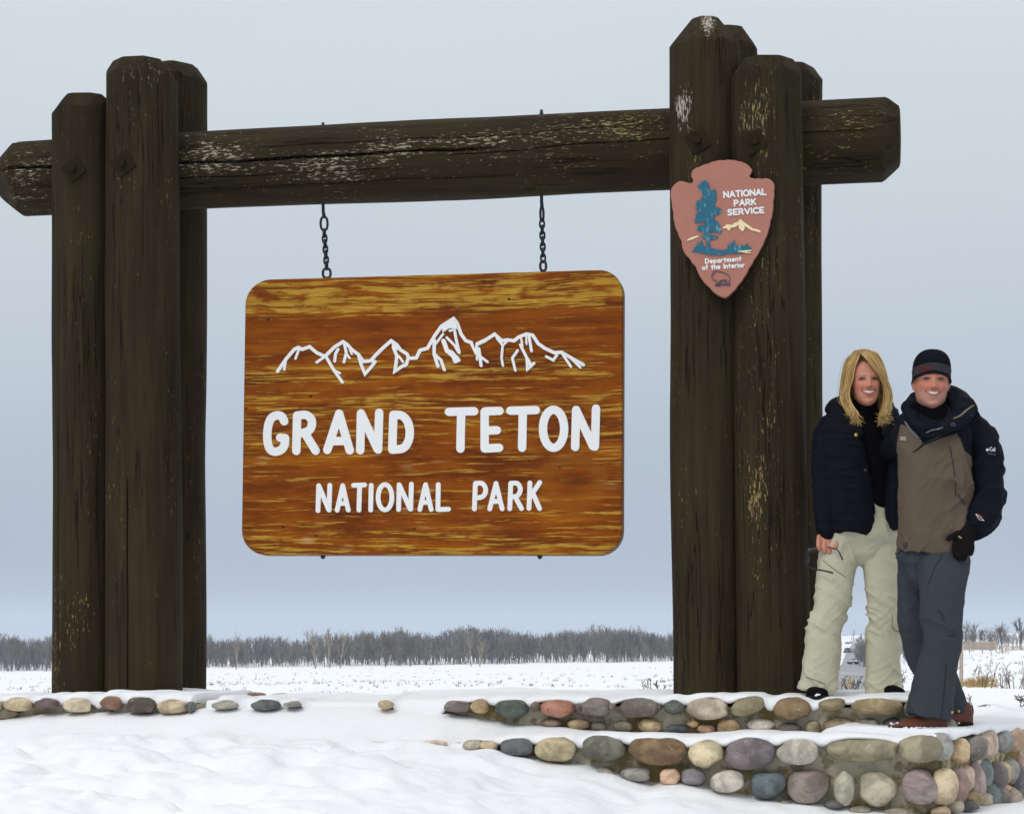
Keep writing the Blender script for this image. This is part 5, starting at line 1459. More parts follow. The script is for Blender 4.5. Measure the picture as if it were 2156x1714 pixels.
class Head:
    """Head in its own frame: x to the viewer's right, f towards the viewer, z up; drawn at scale k."""
    ZS = [-.118, -.112, -.100, -.080, -.055, -.030, .0, .03, .06, .085, .105, .116]
    def __init__(s, c, k, yaw=0.0, roll=0.0, pitch=0.0, male=False):
        s.c, s.k, s.male = np.array(c, float), k, male
        s.R = np.array(Matrix.Rotation(yaw, 3, 'Z') @ Matrix.Rotation(pitch, 3, 'X') @ Matrix.Rotation(roll, 3, 'Y'))
        s.W = [.014, .027, .041 if not male else .046, .053 if not male else .059, .0605 if not male else .065, .066 if not male else .069, .0700, .0735, .0735, .063, .040, .004]
        s.FD = [.070, .080, .086, .088, .0885, .089, .089, .090, .086, .070, .043, .004]
        s.BD = [-.03, -.01, .01, .040, .070, .090, .100, .104, .100, .084, .052, .004]
    def w(s, P): P = np.asarray(P, float); return s.c + s.k * (np.stack([P[..., 0], -P[..., 1], P[..., 2]], -1) @ s.R.T)
    def inv(s, W): q = ((np.asarray(W) - s.c) / s.k) @ s.R; return np.stack([q[:, 0], -q[:, 1], q[:, 2]], 1)
    def bumps(s, x, z):
        gs = lambda a, b, sx, sz: np.exp(-((x - a) / sx) ** 2 - ((z - b) / sz) ** 2)
        ax = np.abs(x)
        ga = lambda a, b, sx, sz: np.exp(-((ax - a) / sx) ** 2 - ((z - b) / sz) ** 2)
        t = np.clip((0.020 - z) / 0.052, 0, 1)
        nose = (0.005 + 0.0215 * t) * np.exp(-(x / (0.0075 + 0.0055 * t)) ** 2) * sstep(-.043, -.030, z) * (1 - sstep(.012, .034, z))
        nose = nose + 0.006 * ga(0.0125, -.0315, .0065, .007)                       # nostril wings
        b = nose - 0.0125 * ga(.031, .003, .015, .0095) + 0.0055 * ga(.030, .021, .019, .007)
        b = b + 0.0105 * ga(.043, -.026, .016, .014)                                 # cheeks pushed up by the smile
        b = b + 0.0035 * gs(0, -.058, .026, .016)
        fold = np.abs(z + .038 + (ax - .020) * 1.25)
        b = b - 0.0075 * np.exp(-(fold / .0044) ** 2) * sstep(.016, .021, ax) * (1 - sstep(.036, .043, ax))
        b = b - 0.0065 * gs(0, -.0835, .020, .006) + 0.0065 * gs(0, -.103, .017, .011)
        if s.male: b = b + 0.003 * ga(.028, .020, .02, .006) + 0.003 * gs(0, -.103, .026, .012) + 0.002 * ga(.05, -.075, .016, .02) + 0.002 * gs(0, -.03, .012, .01)
        b = b - 0.003 * np.exp(-((ax - .052 - (z - .003) * 0.3) / .004) ** 2 - ((z - .002) / .006) ** 2) * 0.6   # crow's feet
        return b
    def front(s, x, z):
        w = np.interp(z, s.ZS, s.W); f = np.interp(z, s.ZS, s.FD)
        return f * np.clip(1 - np.abs(x / (w + 1e-6)) ** 2.25, 0, None) ** (1 / 2.25) + s.bumps(x, z) * (1 - sstep(.75, 1.0, np.abs(x) / w))
    def mesh(s, nz=110, na=96):
        z = -0.118 + 0.234 * (1 - np.cos(np.linspace(0.02, math.pi - 0.02, nz))) / 2
        a = np.linspace(0, 2 * math.pi, na, endpoint=False)
        Zg, Ag = np.meshgrid(z, a, indexing='ij')
        w, f, b = [np.interp(Zg, s.ZS, q) for q in (s.W, s.FD, s.BD)]
        b = np.maximum(b, -f * 0.6)
        sa, ca = np.sin(Ag), np.cos(Ag)
        x = w * np.sign(sa) * np.abs(sa) ** (2 / 2.25)
        y = np.where(ca > 0, f, b) * np.sign(ca) * np.abs(ca) ** (2 / 2.25)
        y = np.where(ca > 0, y + s.bumps(x, Zg) * (1 - sstep(.75, 1.0, np.abs(x) / (w + 1e-6))), y)
        V = np.stack([x, y, Zg], -1).reshape(-1, 3)
        F = [list(q) for q in grid_faces(nz, na, True)] + [list(range(na))[::-1], [(nz - 1) * na + i for i in range(na)]]
        return s.w(V), F
    def ears(s):
        out = []
        for sx in (-1, 1):
            V, F = ball((0, 0, 0), (.007, .017, .031), 14, 10)
            out.append((s.w(V @ np.array(Matrix.Rotation(sx * 0.25, 3, 'Z')).T + np.array([sx * .074, -.012, -.004])), F))
        return out
    def strip(s, pts, lift=0.0, rad=0.003, flat=0.6, n=6):
        q = cr([(a, b) for a, b in pts], n)
        P = np.stack([q[:, 0], s.front(q[:, 0], q[:, 1]) + lift, q[:, 1]], 1)
        return s.w(P)

def skin_colour(h, base, stubble=0.0, brow=(0.20, 0.13, 0.07)):
    def f(V, N):
        L = h.inv(V); x, fr, z = L[:, 0], L[:, 1], L[:, 2]
        ax = np.abs(x); face = (fr > 0.02) & (np.abs(z) < .13)
        c = np.tile(np.array(base), (len(V), 1))
        ga = lambda a, b, sx, sz: np.exp(-((ax - a) / sx) ** 2 - ((z - b) / sz) ** 2)
        rosy = np.clip(0.8 * ga(.042, -.026, .022, .02) + 0.75 * ga(0, -.028, .014, .012) + 0.25 * ga(0, -.105, .02, .012), 0, 1) * face
        c = c * (1 - rosy[:, None] * (np.array([0.02, 0.26, 0.26])))
        if stubble:
            st = np.clip(sstep(-.030, -.055, z) + 0.8 * ga(0, -.047, .03, .006), 0, 1) * stubble * (fr > -0.02) * (np.abs(z) < .14)
            c = c * (1 - st[:, None]) + st[:, None] * np.array([0.36, 0.26, 0.22])
        arch = .0205 + .004 * np.cos((ax - .030) / .018 * 1.4) - 0.10 * np.clip(ax - .036, 0, 1)
        bm = np.exp(-((z - arch) / .0026) ** 2) * sstep(.011, .015, ax) * (1 - sstep(.044, .050, ax)) * face
        c = c * (1 - 0.62 * bm[:, None]) + 0.62 * bm[:, None] * np.array(brow)
        sh = np.exp(-((ax - .031) / .019) ** 2 - ((z - .004) / .007) ** 2) * face  # eye sockets: shade put into the skin colour
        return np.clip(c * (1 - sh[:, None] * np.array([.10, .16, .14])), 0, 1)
    return f

def smile(h, body, lips, zc=-.057, half=.031, teeth_h=.0115, lipr=.0030, rise=.0105):
    n = 21; xs = np.linspace(-half, half, n); t = xs / half
    zu = zc + rise * np.abs(t) ** 1.7 + 0.0022 * (1 - t * t)                     # under edge of the upper lip
    zl = zc - teeth_h * (1 - np.abs(t) ** 2.2) + rise * np.abs(t) ** 1.7         # upper edge of the lower lip
    P = lambda z, lift: np.stack([xs, h.front(xs, z) + lift, z], 1)
    # teeth: a curved row with notches between them
    rows = []
    xt = np.linspace(-half * .86, half * .86, 57); tt = xt / half
    zu2 = zc + rise * np.abs(tt) ** 1.7 + 0.0026; zl2 = zc - teeth_h * 0.80 * (1 - np.abs(tt) ** 2.0) + rise * np.abs(tt) ** 1.7
    cell = (xt / .0078 + 100.5) % 1.0; notch = np.exp(-((np.minimum(cell, 1 - cell)) / .09) ** 2)
    fr = h.front(xt, (zu2 + zl2) / 2) + 0.0016 - notch * 0.0012 - 0.004 * np.abs(tt) ** 3
    for a in np.linspace(0, 1, 6):
        z = zu2 * (1 - a) + (zl2 + notch * 0.0012) * a
        rows.append(np.stack([xt, fr, z], 1))
    for a, d in ((1.0, -.005), (0.0, -.005)):
        rows.append(np.stack([xt, fr + d, zu2 * (1 - a) + zl2 * a], 1))
    obj('teeth', h.w(np.concatenate(rows)), [list(q) for q in grid_faces(len(rows), len(xt))], TEETH, body)
    # dark gap behind
    zz = [zu + .001, zl - .001]
    V = np.concatenate([P(zz[0], .0008), P(zz[1], .0008), P(zz[1], -.004), P(zz[0], -.004)]); obj('mouth', h.w(V), [list(q) for q in grid_faces(4, n)], MOUTHD, body)
    k = h.k; end = 1 - 0.55 * np.abs(t) ** 3
    V1, F1 = tube(h.w(P(zu + .0022, .0006)), [(lipr * k * e, lipr * 0.9 * k * e) for e in end], 10, 1, True, ref=(0, 0, 1))
    V2, F2 = tube(h.w(P(zl - .0022, .0012)), [(lipr * 1.35 * k * e, lipr * 1.25 * k * e) for e in end], 10, 1, True, ref=(0, 0, 1))
    V, F = join([(V1, F1), (V2, F2)]); obj('lips', V, F, lips, body)

LIDS, NOSTRIL_SHADES = [], []
def eyes(h, body, ez=.003, ex=.0305, half=.0125, op=.0028, tilt=0.0):
    IRIS = plain('iris', S(44, 42, 48), 0.15, 0.6, 0.1)
    for sx in (-1, 1):
        xs = np.linspace(-half, half, 13); t = xs / half
        zc = ez + 0.0010 * (1 - t * t) * 2
        zu = zc + op * (1 - t * t) ** 0.7; zl = zc - op * 0.8 * (1 - t * t) ** 0.7
        X = sx * ex + xs
        rows = [np.stack([X, h.front(X, zu * (1 - a) + zl * a) + .0012 + 0.0012 * math.sin(a * math.pi), zu * (1 - a) + zl * a], 1) for a in np.linspace(0, 1, 6)]
        rows += [rows[-1] - [0, .004, 0], rows[0] - [0, .004, 0]]
        e_ = obj('eye', h.w(np.concatenate(rows)), [list(q) for q in grid_faces(len(rows), 13)], EYE, body)
        a_ = np.linspace(0, 2 * math.pi, 18, endpoint=False); ix = sx * ex + .0056 * np.cos(a_); iz = np.clip(ez + .0022 + .0056 * np.sin(a_), ez + .0018 - op * .66, ez + .0018 + op * .85)
        obj('iris', h.w(np.stack([ix, h.front(ix, iz) + .0030, iz], 1)), [list(range(18))[::-1]], IRIS, e_)
        P = np.stack([X, h.front(X, zu) + .0026, zu + .0006], 1)
        V1, F1 = tube(h.w(P), [0.0016 * h.k * (1 - .5 * abs(q)) for q in t], 8, 1, ref=(0, 0, 1)); obj('eyelashes', V1, F1, LASH_NOSTRIL, e_)
        for (zz, r_) in ((zu + .0045, .0022), (zl - .0040, .0024)):                # lids squeezed by the smile
            P = np.stack([X, h.front(X, zz) + .0005, zz], 1)
            V1, F1 = tube(h.w(P), [r_ * h.k * (1 - .7 * q * q) for q in t], 10, 1, ref=(0, 0, 1)); LIDS.append((V1, F1))
        V1, F1 = ball((0, 0, 0), (.0034, .0022, .0018), 10, 6); NOSTRIL_SHADES.append((h.w(V1 + [sx * .0072, float(h.front(sx * .0072, -.0372)) + .0004, -.0372]), F1))  # dark dots stand in for the shade inside the nostrils

def face_extras(body):
    for V, F in NOSTRIL_SHADES: obj('nostril_shade', V, F, LASH_NOSTRIL, body)
    for V, F in LIDS: obj('eyelid', V, F, LIDSKIN, body)
    LIDS.clear(); NOSTRIL_SHADES.clear()

def wrinkle(amp, sc=(7, 7, 17), seed=0, mask=None, skew=0.0):
    def f(V, N):
        x, y, z = V[:, 0], V[:, 1], V[:, 2]
        zz = z + skew * x
        q = vnoise(x * 3, y * 3, z * 3, seed + 4)
        n = fbm(x * sc[0] + q, y * sc[1], zz * sc[2] + q * 1.2, seed, 2)
        r = 2.2 * np.clip(1 - np.abs(n) * 1.7, 0, 1) ** 2 - 0.6
        a = amp if mask is None else amp * mask(V)
        return a * np.clip(r, -1, 1.6) + 0.35 * a * vnoise(x * sc[0] * 2.3, y * sc[1] * 2.3, zz * sc[2] * 2.3, seed + 9)
    return f

def boot(parent, name, heel, d, L, ankle_h, wid, mat, snow=True, loop=False):
    """heel: ground point under the heel; d: unit ground direction of the toe."""
    d = np.array([d[0], d[1], 0.0]); d /= np.linalg.norm(d); sd = np.array([-d[1], d[0], 0]); up = np.array([0, 0, 1.0])
    st = [(-0.02, .030, .085), (0.02, .036, ankle_h), (0.10, .037, ankle_h * 1.0), (0.30, .038, ankle_h * .98), (0.42, .040, ankle_h * .74), (0.58, .045, ankle_h * .58), (0.75, .050, ankle_h * .50), (0.88, .046, ankle_h * .44), (0.96, .033, ankle_h * .33), (1.0, .012, .035)]
    st = cr([(t * L, w * wid, hh) for t, w, hh in st], 3)
    a = np.linspace(0, 2 * math.pi, 22, endpoint=False)
    rows = []
    for t, w, hh in st:
        z0 = 0.018
        x = w * np.cos(a); z = np.where(np.sin(a) > 0, z0 + .02 + (hh - z0 - .02) * np.sin(a) ** 0.85 if False else z0 + .02 + (hh - z0 - .02) * np.abs(np.sin(a)) ** 0.8, z0 + .02 - .02 * np.abs(np.sin(a)) ** 0.6)
        rows.append(np.array(heel) + d * t + np.outer(x, sd) + np.outer(z, up))
    V = np.concatenate(rows); n = 22
    F = [list(q) for q in grid_faces(len(rows), n, True)] + [list(range(n))[::-1], [len(V) - n + k for k in range(n)]]
    V = V + 0.003 * vnoise(V[:, 0] * 30, V[:, 1] * 30, V[:, 2] * 30, 3)[:, None] * up
    b = obj(name, V, F, mat, parent)
    out = []
    for t, w, hh in st: out.append((t, w * 1.05 + .002))
    P = [np.array(heel) + d * t + sd * w for t, w in out] + [np.array(heel) + d * t - sd * w for t, w in out[::-1]]
    m_ = len(P); V = np.array([p + up * z for z in (0.026, 0.0) for p in P])
    F = [list(range(m_)), [m_ + i for i in range(m_)][::-1]] + [[i, (i + 1) % m_, m_ + (i + 1) % m_, m_ + i] for i in range(m_)]
    obj('sole', V, F, SOLE, b, False)
    return b

# ---------------- the woman
YW = 10.36
W = lambda x, y, d=0.0: np.array(at(x, y, YW)) + np.array([0, d, 0])
kw = YW / FPX
woman = thing('person', tuple(W(1800, 1472)), 'smiling person with shoulder length blonde hair, open black puffer jacket and light khaki ski pants', 'person', 'people standing on the wall')
hw = Head(W(1821.5, 804.2), 1.0, roll=R(-2.0), yaw=R(2))
def finger(pts, r, n=8): return tube(pts, r, n, 3)
# right hand (viewer's left) hanging, fingers curled round a pair of sunglasses
hand = []
hand.append(tube([W(1741, 1110, .0), W(1741, 1126, -.006), W(1740, 1143, -.014)], [(.028, .022), (.040, .026), (.042, .022)], 14, 3))
for i, (x0, x1, yb, yt) in enumerate([(1724, 1722, 1138, 1156), (1734, 1734, 1143, 1163), (1745, 1745, 1144, 1167), (1755, 1754, 1140, 1161)]):
    hand.append(finger([W(x0, yb - 8, -.014), W(x1 - .5, yb + 8, -.032), W(x1, yt - 4, -.034), W(x1 + 1, yt, -.018), W(x1 + 2, yt - 8, -.004)], [.0125, .0122, .0112, .0100, .0088]))
hand.append(finger([W(1755, 1126, -.012), W(1760, 1139, -.034), W(1758, 1150, -.046), W(1753, 1156, -.046)], [.0115, .0105, .0095, .008]))
bp = [hw.mesh(), *hw.ears(),
      tube([W(1823, 845, .035), W(1822, 880, .04), W(1822, 905, .05)], [.050, .050, .058], 18),
      tube([W(1822, 885, .05), W(1822, 960, .05), W(1820, 1060, .05), W(1818, 1110, .05)], [(.10, .07), (.13, .085), (.11, .08), (.11, .08)], 20),
      tube([W(1772, 900, .05), W(1740, 915, .04), W(1737, 1010, .02), W(1741, 1120, .0)], [.045, .042, .034, .024], 14),
      tube([W(1872, 900, .06), W(1890, 930, .10), W(1930, 960, .15)], [.045, .04, .035], 12),
      tube([W(1785, 1120, .05), W(1760, 1250, .04), W(1740, 1380, .05), W(1722, 1455, .05)], [.058, .05, .044, .04], 14),
      tube([W(1850, 1120, .05), W(1860, 1250, .04), W(1862, 1380, .05), W(1864, 1455, .05)], [.058, .05, .044, .04], 14)] + hand
wbody = blob('body', bp, 0.0028, 1, SKIN, woman, None, skin_colour(hw, S(200, 136, 112), 0, (0.30, 0.20, 0.11)))
smile(hw, wbody, LIPS, zc=-.0545, half=.0350, teeth_h=.0128, lipr=.0029, rise=.0080)
eyes(hw, wbody, ez=.0035, half=.0150, op=.0034)
face_extras(wbody)

# hair
def hair(h, parent):
    g = np.random.default_rng(12)
    Vs, Fs, T, G, off = [], [], [], [], 0
    cols = [np.array(S(*c)) for c in ((206, 174, 112), (188, 152, 92), (224, 196, 140), (164, 130, 76), (198, 164, 104))]
    def lock(ctrl, r0, flat, colr):
        nonlocal off
        q = cr(ctrl, 6); n = len(q); t = np.linspace(0, 1, n)
        prof = np.clip(0.55 + 1.2 * t, 0, 1) * np.where(t > 0.72, 1 - 0.88 * ((t - 0.72) / 0.28) ** 1.3, 1.0)
        out = q - np.array([0, 0.0, 0]); out[:, 2] = 0; out /= np.linalg.norm(out, axis=1)[:, None] + 1e-6
        Tn = np.gradient(q, axis=0); Tn /= np.linalg.norm(Tn, axis=1)[:, None] + 1e-9
        side = np.cross(Tn, out); side /= np.linalg.norm(side, axis=1)[:, None] + 1e-9
        o2 = np.cross(side, Tn)
        a = np.linspace(0, 2 * math.pi, 7, endpoint=False)
        V = (q[:, None, :] + (r0 * prof)[:, None, None] * (np.cos(a)[None, :, None] * side[:, None, :] + flat * np.sin(a)[None, :, None] * o2[:, None, :])).reshape(-1, 3)
        F = grid_faces(n, 7, True) + off
        Vs.append(h.w(V)); Fs.append(F); off += len(V)
        dark = 1 - 0.30 * np.exp(-(t / 0.12) ** 2)                       # darker roots
        T.append(np.repeat(np.outer(dark, colr), 7, 0))
        G.append(np.stack([np.tile(np.cos(a), n) * r0 + g.uniform(0, 9), np.tile(np.sin(a), n) * r0, np.repeat(t * 0.3, 7)], 1))
    part = -0.036
    A_ = np.array
    FR0 = A_([(-.034, .062, .132), (-.016, .088, .112), (.008, .099, .078), (.034, .099, .044), (.062, .082, .008), (.081, .058, -.040), (.087, .052, -.090), (.078, .062, -.138), (.060, .078, -.180), (.052, .084, -.197)])
    FR1 = A_([(-.034, .030, .146), (.000, .062, .143), (.036, .068, .120), (.066, .060, .070), (.088, .048, .010), (.108, .040, -.042), (.113, .040, -.088), (.104, .050, -.135), (.088, .062, -.172), (.086, .066, -.190)])
    FL0 = A_([(-.038, .062, .130), (-.050, .080, .102), (-.064, .076, .066), (-.075, .063, .012), (-.090, .052, -.035), (-.097, .052, -.082), (-.086, .060, -.130), (-.066, .072, -.176), (-.050, .080, -.205)])
    FL1 = A_([(-.040, .030, .144), (-.072, .050, .118), (-.097, .043, .066), (-.112, .034, .004), (-.119, .030, -.048), (-.119, .034, -.092), (-.108, .046, -.138), (-.100, .056, -.166), (-.122, .056, -.188)])
    def back(sx, t):                      # t 0 = over the ear, 1 = nape
        th = R(8 + 84 * t); c_, s_ = math.cos(th), math.sin(th)
        px_ = part + sx * .006
        e = lambda rx, ry, z: (sx * rx * c_ - .004, .025 * (1 - t) - ry * s_, z)
        return A_([(px_, .025 - .07 * t, .146 - .012 * t), e(.052, .060, .139 - .01 * t), e(.090, .098, .092), e(.108, .116, .020), e(.117, .118, -.045), e(.119, .114, -.095), e(.112, .106, -.140), e(.104, .100, -.170), e(.104, .098, -.188)])
    for i in range(860):
        sx = 1 if i % 2 else -1
        if i < 520:
            u = g.random()
            c0, c1 = (FR0, FR1) if sx > 0 else (FL0, FL1)
            ctrl = c0 * (1 - u) + c1 * u
        else:
            ctrl = back(sx, g.random())
        n_ = len(ctrl); tt_ = np.linspace(0, 1, n_)[:, None]
        ctrl = ctrl + g.normal(size=(1, 3)) * [.002, .003, .001] + g.normal(size=(n_, 3)) * (.0008 + .006 * tt_ ** 3)
        ln_ = g.uniform(-.026, .030); ctrl[-1, 2] += ln_; ctrl[-2, 2] += ln_ * .6; ctrl[-1, 0] += g.normal() * .012 + sx * g.choice([0, .016, .026]); ctrl[-3:, 0] -= sx * .006
        ctrl[:, :2] *= 1 - g.uniform(-.02, .06)
        wv = g.uniform(0, 6.3); am = g.uniform(.003, .011)
        ctrl[:, 0] += am * (np.linspace(0, 1, n_) ** 1.5) * np.sin(np.linspace(0, 9, n_) + wv); ctrl[:, 1] += am * .6 * (np.linspace(0, 1, n_) ** 1.5) * np.cos(np.linspace(0, 8, n_) + wv)
        if i % 5 == 0: ctrl[2:] += g.normal(size=(1, 3)) * [.006, .006, .004]
        lock([tuple(q) for q in ctrl], (g.uniform(.0024, .0048) if i % 5 else g.uniform(.0010, .0018)), g.uniform(.35, .7), cols[int(g.integers(5))] * g.uniform(.85, 1.12))
    # underlayer over the skull and down the nape
    V, F = ball((0, -.012, .020), (.086, .100, .116), 48, 30)
    hairline = .058 + np.where(V[:, 0] > -.02, .05 * (V[:, 0] + .02) / .08 * -.9, (-.02 - V[:, 0]) * -.9)
    keep = ((V[:, 1] < .035) | (V[:, 2] > .030 + hairline)) & (V[:, 2] > -.092)
    Fk = np.array([f for f in F if len(f) == 4 and all(keep[q] for q in f)], int)
    Vs.append(h.w(V)); Fs.append(Fk + off); T.append(np.tile(cols[3] * .55, (len(V), 1))); G.append(V * 0.2); off += len(V)
    me = make_mesh('hair', np.concatenate(Vs), np.concatenate(Fs).astype(np.int32))
    attr(me, 'tint', np.concatenate([np.concatenate(T), np.ones((off, 1))], 1), 'FLOAT_COLOR'); attr(me, 'grain', np.concatenate(G))
    return link('hair', me, HAIR, parent)
hair(hw, wbody)

# trousers
def legs(rings, Wf, depth, hips, extra=()):
    parts = [tube([Wf(*hp[0]) for hp in hips], [hp[1] for hp in hips], 24, 3, power=2.3)]
    for leg in rings:
        parts.append(tube([Wf(c, y, d) for (y, c, hw_, d) in leg], [(hw_ * kw, hw_ * kw * depth) for (y, c, hw_, d) in leg], 24, 4, cap=False, power=2.2))
    return parts + list(extra)
LL = [(1105, 1783, 44, .05), (1150, 1774, 43, .04), (1207, 1762, 40.5, .03), (1253, 1756, 38.5, .02), (1298, 1746, 36.5, .02), (1329, 1737, 37.5, .03), (1365, 1735, 39, .03), (1413, 1727, 37.5, .03), (1440, 1722, 39, .02), (1456, 1719, 40, .02)]
RL = [(1105, 1855, 43, .05), (1150, 1857, 41, .04), (1205, 1858, 38, .03), (1234, 1858, 36, .02), (1293, 1864, 35.5, .02), (1329, 1864, 36, .03), (1377, 1861, 37, .03), (1420, 1861, 36.5, .03), (1448, 1862, 38, .02), (1461, 1862, 39, .02)]
hips = [((1818, 1070, .05), (.155, .115)), ((1817, 1100, .05), (.175, .125)), ((1815, 1128, .045), (.178, .13)), ((1815, 1142, .045), (.15, .11))]
def wmask(V):
    px, py = topx(V)
    return 0.35 + 0.9 * np.exp(-((py - 1300) / 45) ** 2) + 0.95 * sstep(1370, 1440, py) + 0.4 * np.exp(-((py - 1150) / 25) ** 2)
blob('trousers', legs([LL, RL], W, 0.92, hips), 0.0055, 3, KHAKI, woman, lambda V, N: wrinkle(0.0060, (5, 5, 11), 3, wmask, 0.7)(V, N) + wrinkle(0.0018, (9, 9, 26), 8, wmask, -0.6)(V, N))
# sweater with turtle neck
blob('sweater', [tube([W(1822, 846, .025), W(1822, 862, .025), W(1822, 880, .03), W(1824, 900, .04)], [(.058, .062), (.061, .065), (.062, .066), (.09, .07)], 24, 3, cap=True),
                 tube([W(1826, 885, .05), W(1830, 930, .04), W(1838, 1000, .035), (W(1840, 1060, .04)), W(1842, 1098, .045)], [(.10, .075), (.125, .095), (.12, .095), (.105, .095), (.10, .095)], 24, 3)], 0.006, 3, KNIT, woman)
# puffer jacket
def puff_disp(V, N):
    px, py = topx(V)
    q = np.array([1 - np.abs(np.sin((py + 8 * vnoise(px / 25, py / 40, 0, 5)) / 23.0 * math.pi)) ** 0.5]).ravel()
    return -0.0045 * q + 0.003 * fbm(V[:, 0] * 22, V[:, 1] * 22, V[:, 2] * 26, 4, 2) + 0.004 * (1 - 2 * np.abs(vnoise(V[:, 0] * 12, V[:, 1] * 12, V[:, 2] * 34, 6)))
jp = [tube([W(1776, 882, .00), W(1768, 905, -.02), W(1774, 950, -.035), W(1783, 1000, -.04), W(1790, 1050, -.04), W(1794, 1098, -.035), W(1790, 1122, -.03)],
           [(.07, .06), (.085, .075), (.098, .075), (.103, .07), (.106, .07), (.100, .075), (.088, .075)], 22, 4, cap=False, power=2.4),
      tube([W(1873, 880, .02), W(1886, 905, .0), W(1889, 950, -.02), W(1885, 1000, -.025), W(1880, 1050, -.025), W(1879, 1088, -.02), W(1881, 1104, -.02)],
           [(.05, .06), (.042, .075), (.038, .075), (.045, .075), (.050, .075), (.048, .075), (.036, .07)], 20, 4, power=2.4),
      tube([W(1820, 875, .10), W(1818, 910, .11), W(1818, 1000, .12), W(1818, 1100, .12)], [(.15, .07), (.19, .08), (.185, .07), (.17, .07)], 24, 3),
      tube([W(1765, 1000, .03), W(1768, 1060, .03), W(1768, 1110, .03)], [(.06, .11), (.06, .12), (.055, .115)], 16, 3),
      # right sleeve
      tube([W(1770, 892, .03), W(1746, 905, .02), W(1737, 945, .01), W(1736, 1000, .005), W(1738, 1060, -.005), W(1739, 1102, -.008), W(1740, 1118, -.01)], [.062, .064, .062, .060, .057, .053, .047], 20, 4),
      # left arm going round the man's back
      tube([W(1875, 895, .05), W(1893, 920, .10), W(1915, 955, .17), W(1960, 985, .16)], [.065, .062, .058, .05], 18, 4),
      # stand up collar and hood
      tube([W(1806, 916, -.07), W(1786, 893, -.045), W(1766, 872, .0), W(1762, 858, .06), W(1790, 846, .135), W(1824, 842, .15), W(1858, 846, .135), W(1876, 862, .06), W(1874, 880, .0), W(1864, 900, -.05), W(1862, 918, -.06)],
           [.022, .034, .044, .046, .046, .045, .046, .042, .034, .028, .018], 18, 4)]
jacket = blob('jacket', jp, 0.0055, 3, PUFF, woman, puff_disp)
jt = surf_tree([jacket])
V, F = ball((0, 0, 0), (.009, .004, .009), 12, 8); obj('snap_button', V + np.array(on(jt, 1802, 916)) - [0, .003, 0], F, BRASS, jacket)
V, F = ball((0, 0, 0), (.008, .004, .008), 12, 8); obj('snap_button', V + np.array(on(jt, 1822, 990)) - [0, .003, 0], F, SNAPD, jacket)
tr = [o for o in woman.children if o.name.startswith('trousers')][0]
tt = surf_tree([tr])
def seam(tree, pts, r, mat, parent, name='seam', lift=0.001):
    P = [np.array(on(tree, x, y, lift)) for x, y in [tuple(q) for q in cr(pts, 5)]]
    V, F = tube(P, [r] * len(P), 6, 1); return obj(name, V, F, mat, parent)
SEAMK = plain('khaki_seam', S(128, 124, 100), 0.85, 0.1)
SEAMB = plain('slate_seam', S(40, 46, 56), 0.85, 0.1)
seam(tt, [(1733, 1180), (1752, 1195), (1781, 1216)], .0018, SEAMK, tr, 'pocket_zip')
seam(tt, [(1878, 1318), (1884, 1327), (1897, 1330)], .0022, SEAMK, tr, 'pocket_flap')
seam(tt, [(1878, 1292), (1879, 1306), (1878, 1318)], .0014, SEAMK, tr, 'pocket_flap')
seam(tt, [(1697, 1425), (1712, 1430), (1737, 1440)], .0022, SEAMK, tr, 'hem_cuff')
V, F = ball((0, 0, 0), (.008, .004, .008), 10, 6); obj('snap_button', V + np.array(on(tt, 1897, 1322)) - [0, .003, 0], F, KHAKI, tr)
boot(woman, 'boot', W(1719, 1474, .10), (-.04, -1), .235, .125, 1.02, BOOTBLACK)
boot(woman, 'boot', W(1864, 1471, .10), (.18, -1), .225, .125, .95, BOOTBLACK)

# sunglasses in her hand: a thing of its own
sg = thing('sunglasses', tuple(W(1708, 1180, -.02)), 'black sunglasses dangling from the hand of the blonde person', 'sunglasses')
BLK = plain('black_plastic', S(20, 18, 22), 0.3, 0.5)
m = Mat('smoked_lens', 0.08, 0.6); m.col((0.02, 0.02, 0.022)); LENS = m.m
def sgp(x, y, d=-.03): return W(x, y, d)
obj('frame', *join([tube([sgp(1722, 1150), sgp(1713, 1156), sgp(1706, 1161)], [.006, .006, .006], 8, 3), tube([sgp(1700, 1161), sgp(1697, 1170), sgp(1695, 1183), sgp(1696, 1190)], [.006, .006, .0055, .005], 8, 3), tube([sgp(1708, 1158), sgp(1702, 1161), sgp(1699, 1163)], [.006, .006, .006], 8, 3)]), BLK, sg)
for c in ((1706, 1158), (1699, 1176)):
    V, F = ball((0, 0, 0), (.019 if c[0] > 1700 else .010, .006, .010 if c[0] > 1700 else .024), 16, 10); obj('lens', V + sgp(*c, -.028), F, LENS, sg)
obj('temple', *tube([sgp(1694, 1189), sgp(1710, 1198), sgp(1728, 1202, -.075), sgp(1747, 1207, -.085)], [.004, .004, .004, .0045], 8, 4), BLK, sg)
obj('temple', *tube([sgp(1740, 1153, -.05), sgp(1757, 1158, -.075), sgp(1765, 1172, -.085), sgp(1768, 1179, -.085)], [.003, .0032, .0034, .0038], 8, 4), BLK, sg)

